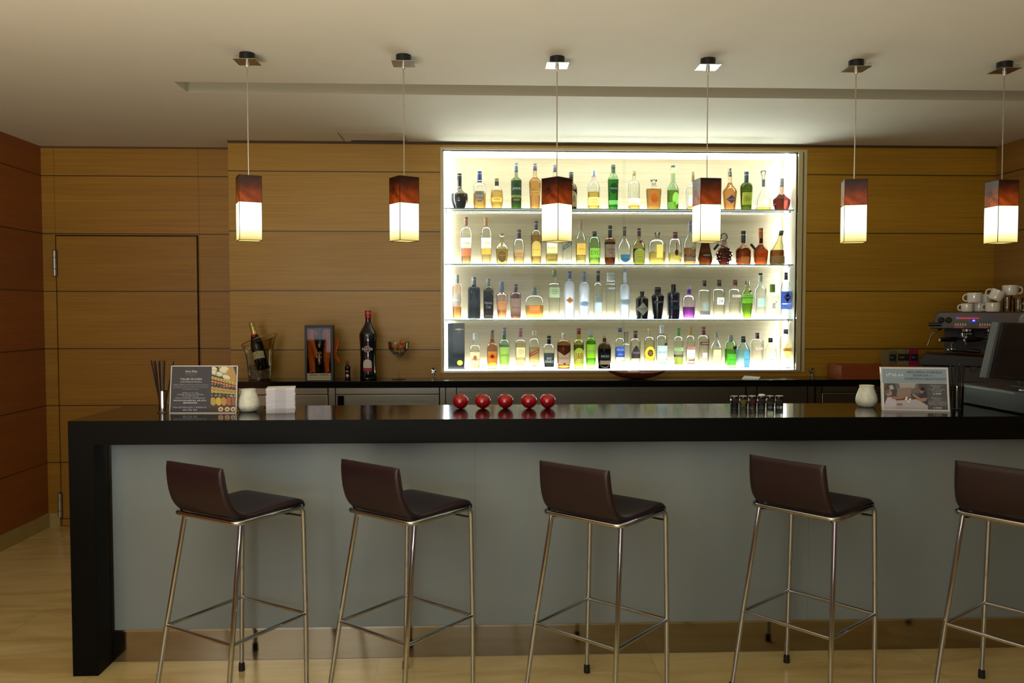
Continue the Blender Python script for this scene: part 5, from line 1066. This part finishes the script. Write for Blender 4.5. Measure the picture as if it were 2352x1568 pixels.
def draw2(q, fn, W, H):
    R1 = Matrix.Rotation(-LEAN2, 4, 'X'); X = lambda u: -W/2+W*u; Z = lambda v: .004+(H-.005)*v
    def rect(u0, u1, v0, v1, c, d=-.0012): q.poly([fn(X(u0), Z(v0), d), fn(X(u1), Z(v0), d), fn(X(u1), Z(v1), d), fn(X(u0), Z(v1), d)], P(c, .5))
    def pg(pts, c, d): q.poly([fn(X(u), Z(v), d) for u, v in pts], P(c, .5))
    def E_(u, v, ru, rv, c, d, a=0):
        q.poly([fn(X(u)+W*(ru*cos(t)*cos(a)-rv*sin(t)*sin(a)), Z(v)+W*(ru*cos(t)*sin(a)+rv*sin(t)*cos(a)), d) for t in [2*pi*k/16 for k in range(16)]], P(c, .5))
    q.box(-W/2, W/2, -.0008, .0012, .004, H, P('#dfe2e4', .5), R1)
    rect(.012, .988, .64, .985, '#8ea3b0'); rect(.03, .685, .02, .635, '#4a4a4e'); rect(.685, .985, .02, .635, '#55575a')
    T = lambda s, u, v, w, h, c: q.text(s, X(u), Z(v), P(c, .6), w=w, h=h, y=-.0018, fn=fn)
    T('sPaLas', .20, .845, .076, .013, '#e8ecf0'); T('SPA & WELLNESS', .20, .785, .076, .004, '#c0ccd4')
    T('RECUPERA FUERZAS', .66, .905, .150, .0105, '#20242c'); T('Y', .475, .83, .004, .004, '#20242c'); T('ENERGÍA', .60, .835, .065, .012, '#20242c'); T('CON', .75, .822, .018, .005, '#20242c'); T('NUESTROS DESAYUNOS!', .665, .745, .176, .0105, '#20242c')
    for s, v, w in (('Minibocata o', .59, .05), ('Bollería', .545, .03), ('+ Café con Leche', .50, .070), ('o Cortado', .46, .042)): T(s, .83, v, w, .0062, '#b8bcc0')
    T('2,90€', .83, .395, .036, .0095, '#eceef0'); rect(.80, .86, .34, .343, '#b0b0b0', -.0018)
    for s, v, w in (('Minibocata o', .295, .05), ('Bollería', .252, .03), ('+ Café con Leche o', .21, .076), ('Cortado + Zumo de', .172, .078), ('Naranja Natural', .134, .066)): T(s, .83, v, w, .0062, '#b8bcc0')
    T('4,90€', .83, .06, .036, .0095, '#eceef0')
    # photograph: two diners at a set table
    pg([(.03, .635), (.03, .45), (.09, .635)], '#7a5c30', -.0015); pg([(.20, .635), (.56, .635), (.56, .40), (.24, .40)], '#6f6a66', -.0015); pg([(.26, .635), (.52, .635), (.50, .52), (.28, .52)], '#a8a4a0', -.0017)
    pg([(.24, .52), (.45, .54), (.43, .30), (.22, .33)], '#8a807c', -.0019); pg([(.03, .02), (.685, .02), (.685, .12), (.52, .26), (.20, .22), (.03, .12)], '#b8b4b8', -.0021)
    pg([(.11, .56), (.16, .60), (.19, .50), (.13, .47)], '#b0b0b0', -.0019)
    pg([(.04, .02), (.20, .02), (.21, .22), (.17, .30), (.08, .30), (.04, .16)], '#c8c0c8', -.0024); E_(.095, .40, .045, .055, '#9c8468', -.0026); E_(.125, .39, .026, .040, '#b08a70', -.0028); E_(.075, .43, .04, .03, '#6e665c', -.0029)
    pg([(.15, .25), (.30, .26), (.44, .38), (.43, .42), (.28, .33), (.14, .31)], '#a8745a', -.0030)
    pg([(.68, .14), (.68, .46), (.60, .44), (.54, .30), (.62, .26), (.66, .12)], '#35394c', -.0024); E_(.60, .47, .035, .048, '#a8785c', -.0026); E_(.615, .505, .038, .030, '#231a16', -.0028)
    pg([(.66, .22), (.58, .20), (.47, .34), (.45, .38), (.48, .39), (.58, .28), (.68, .30)], '#b08064', -.0030)
    for u, v in ((.36, .25), (.40, .20), (.42, .26), (.37, .29)): E_(u, v, .020, .016, '#e4e2e0', -.0032)
    E_(.44, .32, .018, .010, '#7a6a60', -.0033); E_(.26, .13, .05, .02, '#a86a5c', -.0032)
sign((1.985, 3.600, BZ), radians(-11), LEAN2, .286, .198, 'table_sign', 'acrylic table sign with pale blue breakfast offer at the right of the bar', draw2)
# ---------------------------------------------------------------- till at the right
cd = thing('cash_drawer', 'black cash drawer on the right end of the bar', 'cash drawer', (2.385, 3.44, BZ))
M().box(0, .45, 0, .50, .004, .10, P('#0d0f0e', .45)).build('drawer_case', cd, bevel=.004)
q = M()
for x in (.03, .42):
    for yy in (.03, .46): q.lathe([(0, 0), (.012, 0), (.012, .004), (0, .004)], RUB, 12, mtx=Matrix.Translation((x, yy, 0)))
q.build('rubber_foot', cd)
M().box(.01, .44, -.004, -.0005, .02, .085, P('#232624', .35)).build('drawer_front', cd)
M().box(-.0035, -.0005, .06, .44, .085, .094, CHROME2).build('edge_strip', cd)
zcd = BZ+.1005
to = thing('payment_terminal', 'black till screen on a stand, cut off by the right picture edge', 'monitor', (2.52, 3.62, zcd))
def tx_(px, py, y): p = aty(px, py, y); return (p.x-2.52, p.z-zcd)
yq = 3.58
A_, B_, C_, D_ = tx_(2306, 740, yq), tx_(2560, 748, yq), tx_(2560, 895, yq), tx_(2278, 868, yq)
q = M(); q.prism([A_, B_, C_, D_], -.03, .005, P('#101218', .22)); q.build('screen_housing', to, bevel=.006)
ins = lambda p, dx, dz: (p[0]+dx, p[1]+dz)
q = M(); q.prism([ins(A_, .02, -.016), ins(B_, 0, -.016), ins(C_, 0, .016), ins(D_, .02, .016)], -.0315, -.0302, BLKG); q.build('screen', to)
q = M(); q.prism([ins(A_, -.012, .002), ins(A_, .004, .002), ins(D_, .004, -.002), ins(D_, -.016, -.002)], -.02, .03, P('#444b4a', .45)); q.build('bezel', to, bevel=.003)
q = M(); q.prism([(.02, .004), (.14, .004), (.11, .11), (.05, .11)], .006, .05, P('#16181c', .4)); q.box(-.02, .2, -.03, .09, .0, .006, P('#16181c', .4)); q.build('stand', to)
q = M(); q.prism([(-.125, .0008), (-.005, .0008), (.02, .008), (-.115, .007)], -.12, -.05, P('#cfd2d0', .2)); 
tag(M().box(-.06, .06, -.012, .012, 0, .005, P('#d8dad8', .2, .4)).build('pen_tray', None, (2.47, 3.50, zcd+.0005), rz=radians(-8)), 'thin pale metal strip lying on the cash drawer', 'strip')
gd = thing('counter_device', 'grey rounded appliance top showing above the till screen', 'appliance', (aty(2372, 730, 3.83).x, 3.83, zcd))
hgd = aty(2352, 716, 3.83).z-zcd
M().lathe([(0, 0), (.055, 0), (.06, .01), (.06, hgd*.75), (.058, hgd-.03), (.048, hgd-.010), (.03, hgd), (0, hgd)], P('#4e5256', .4), 32).build('housing', gd)
M().lathe([(.0601, hgd*.70), (.0615, hgd*.70), (.0615, hgd*.72), (.0601, hgd*.72)], P('#2a2c2e', .4), 32).build('seam_ring', gd)
# ---------------------------------------------------------------- light
def area(n, loc, tgt, size, sy, en, colr, spec=1.0, spread=180):
    l = bpy.data.lights.new(n, 'AREA'); l.shape = 'RECTANGLE'; l.size = size; l.size_y = sy; l.energy = en; l.color = colr; l.specular_factor = spec; l.spread = radians(spread)
    o = bpy.data.objects.new(n, l); COL.objects.link(o); o.location = loc
    o.rotation_euler = (Vector(tgt)-Vector(loc)).to_track_quat('-Z', 'Y').to_euler(); return o
area('lobby_light', (-2.0, -1.6, 2.45), (-.9, 4.8, 1.2), 2.0, 1.0, 40, (1, .95, .82), 1.0)
area('ceiling_fill', (-1.1, .1, .8), (-1.1, .2, 2.7), 2.8, 1.2, 180, (1, .96, .86), 0.0)  # unseen fill light added below the view to brighten the ceiling
for z, e_ in ((ZSH[0], 20), (ZSH[1], 6.5), (ZSH[2], 5.5), (ZB+.012, 4.5)):   # light tubes along the back of each shelf, throwing up and out
    xm = (NX0+NX1)/2; area('shelf_tube', (xm, NY-.024, z+.006), (xm, NY-.024-.55, z+.6), 2.3, .012, e_, (.86, .94, 1.0), .3, 130)
w = bpy.data.worlds.new('world'); S.world = w; w.use_nodes = True
bg = w.node_tree.nodes['Background']; bg.inputs[0].default_value = (.84, .84, .74, 1); bg.inputs[1].default_value = .3
bpy.context.view_layer.update()
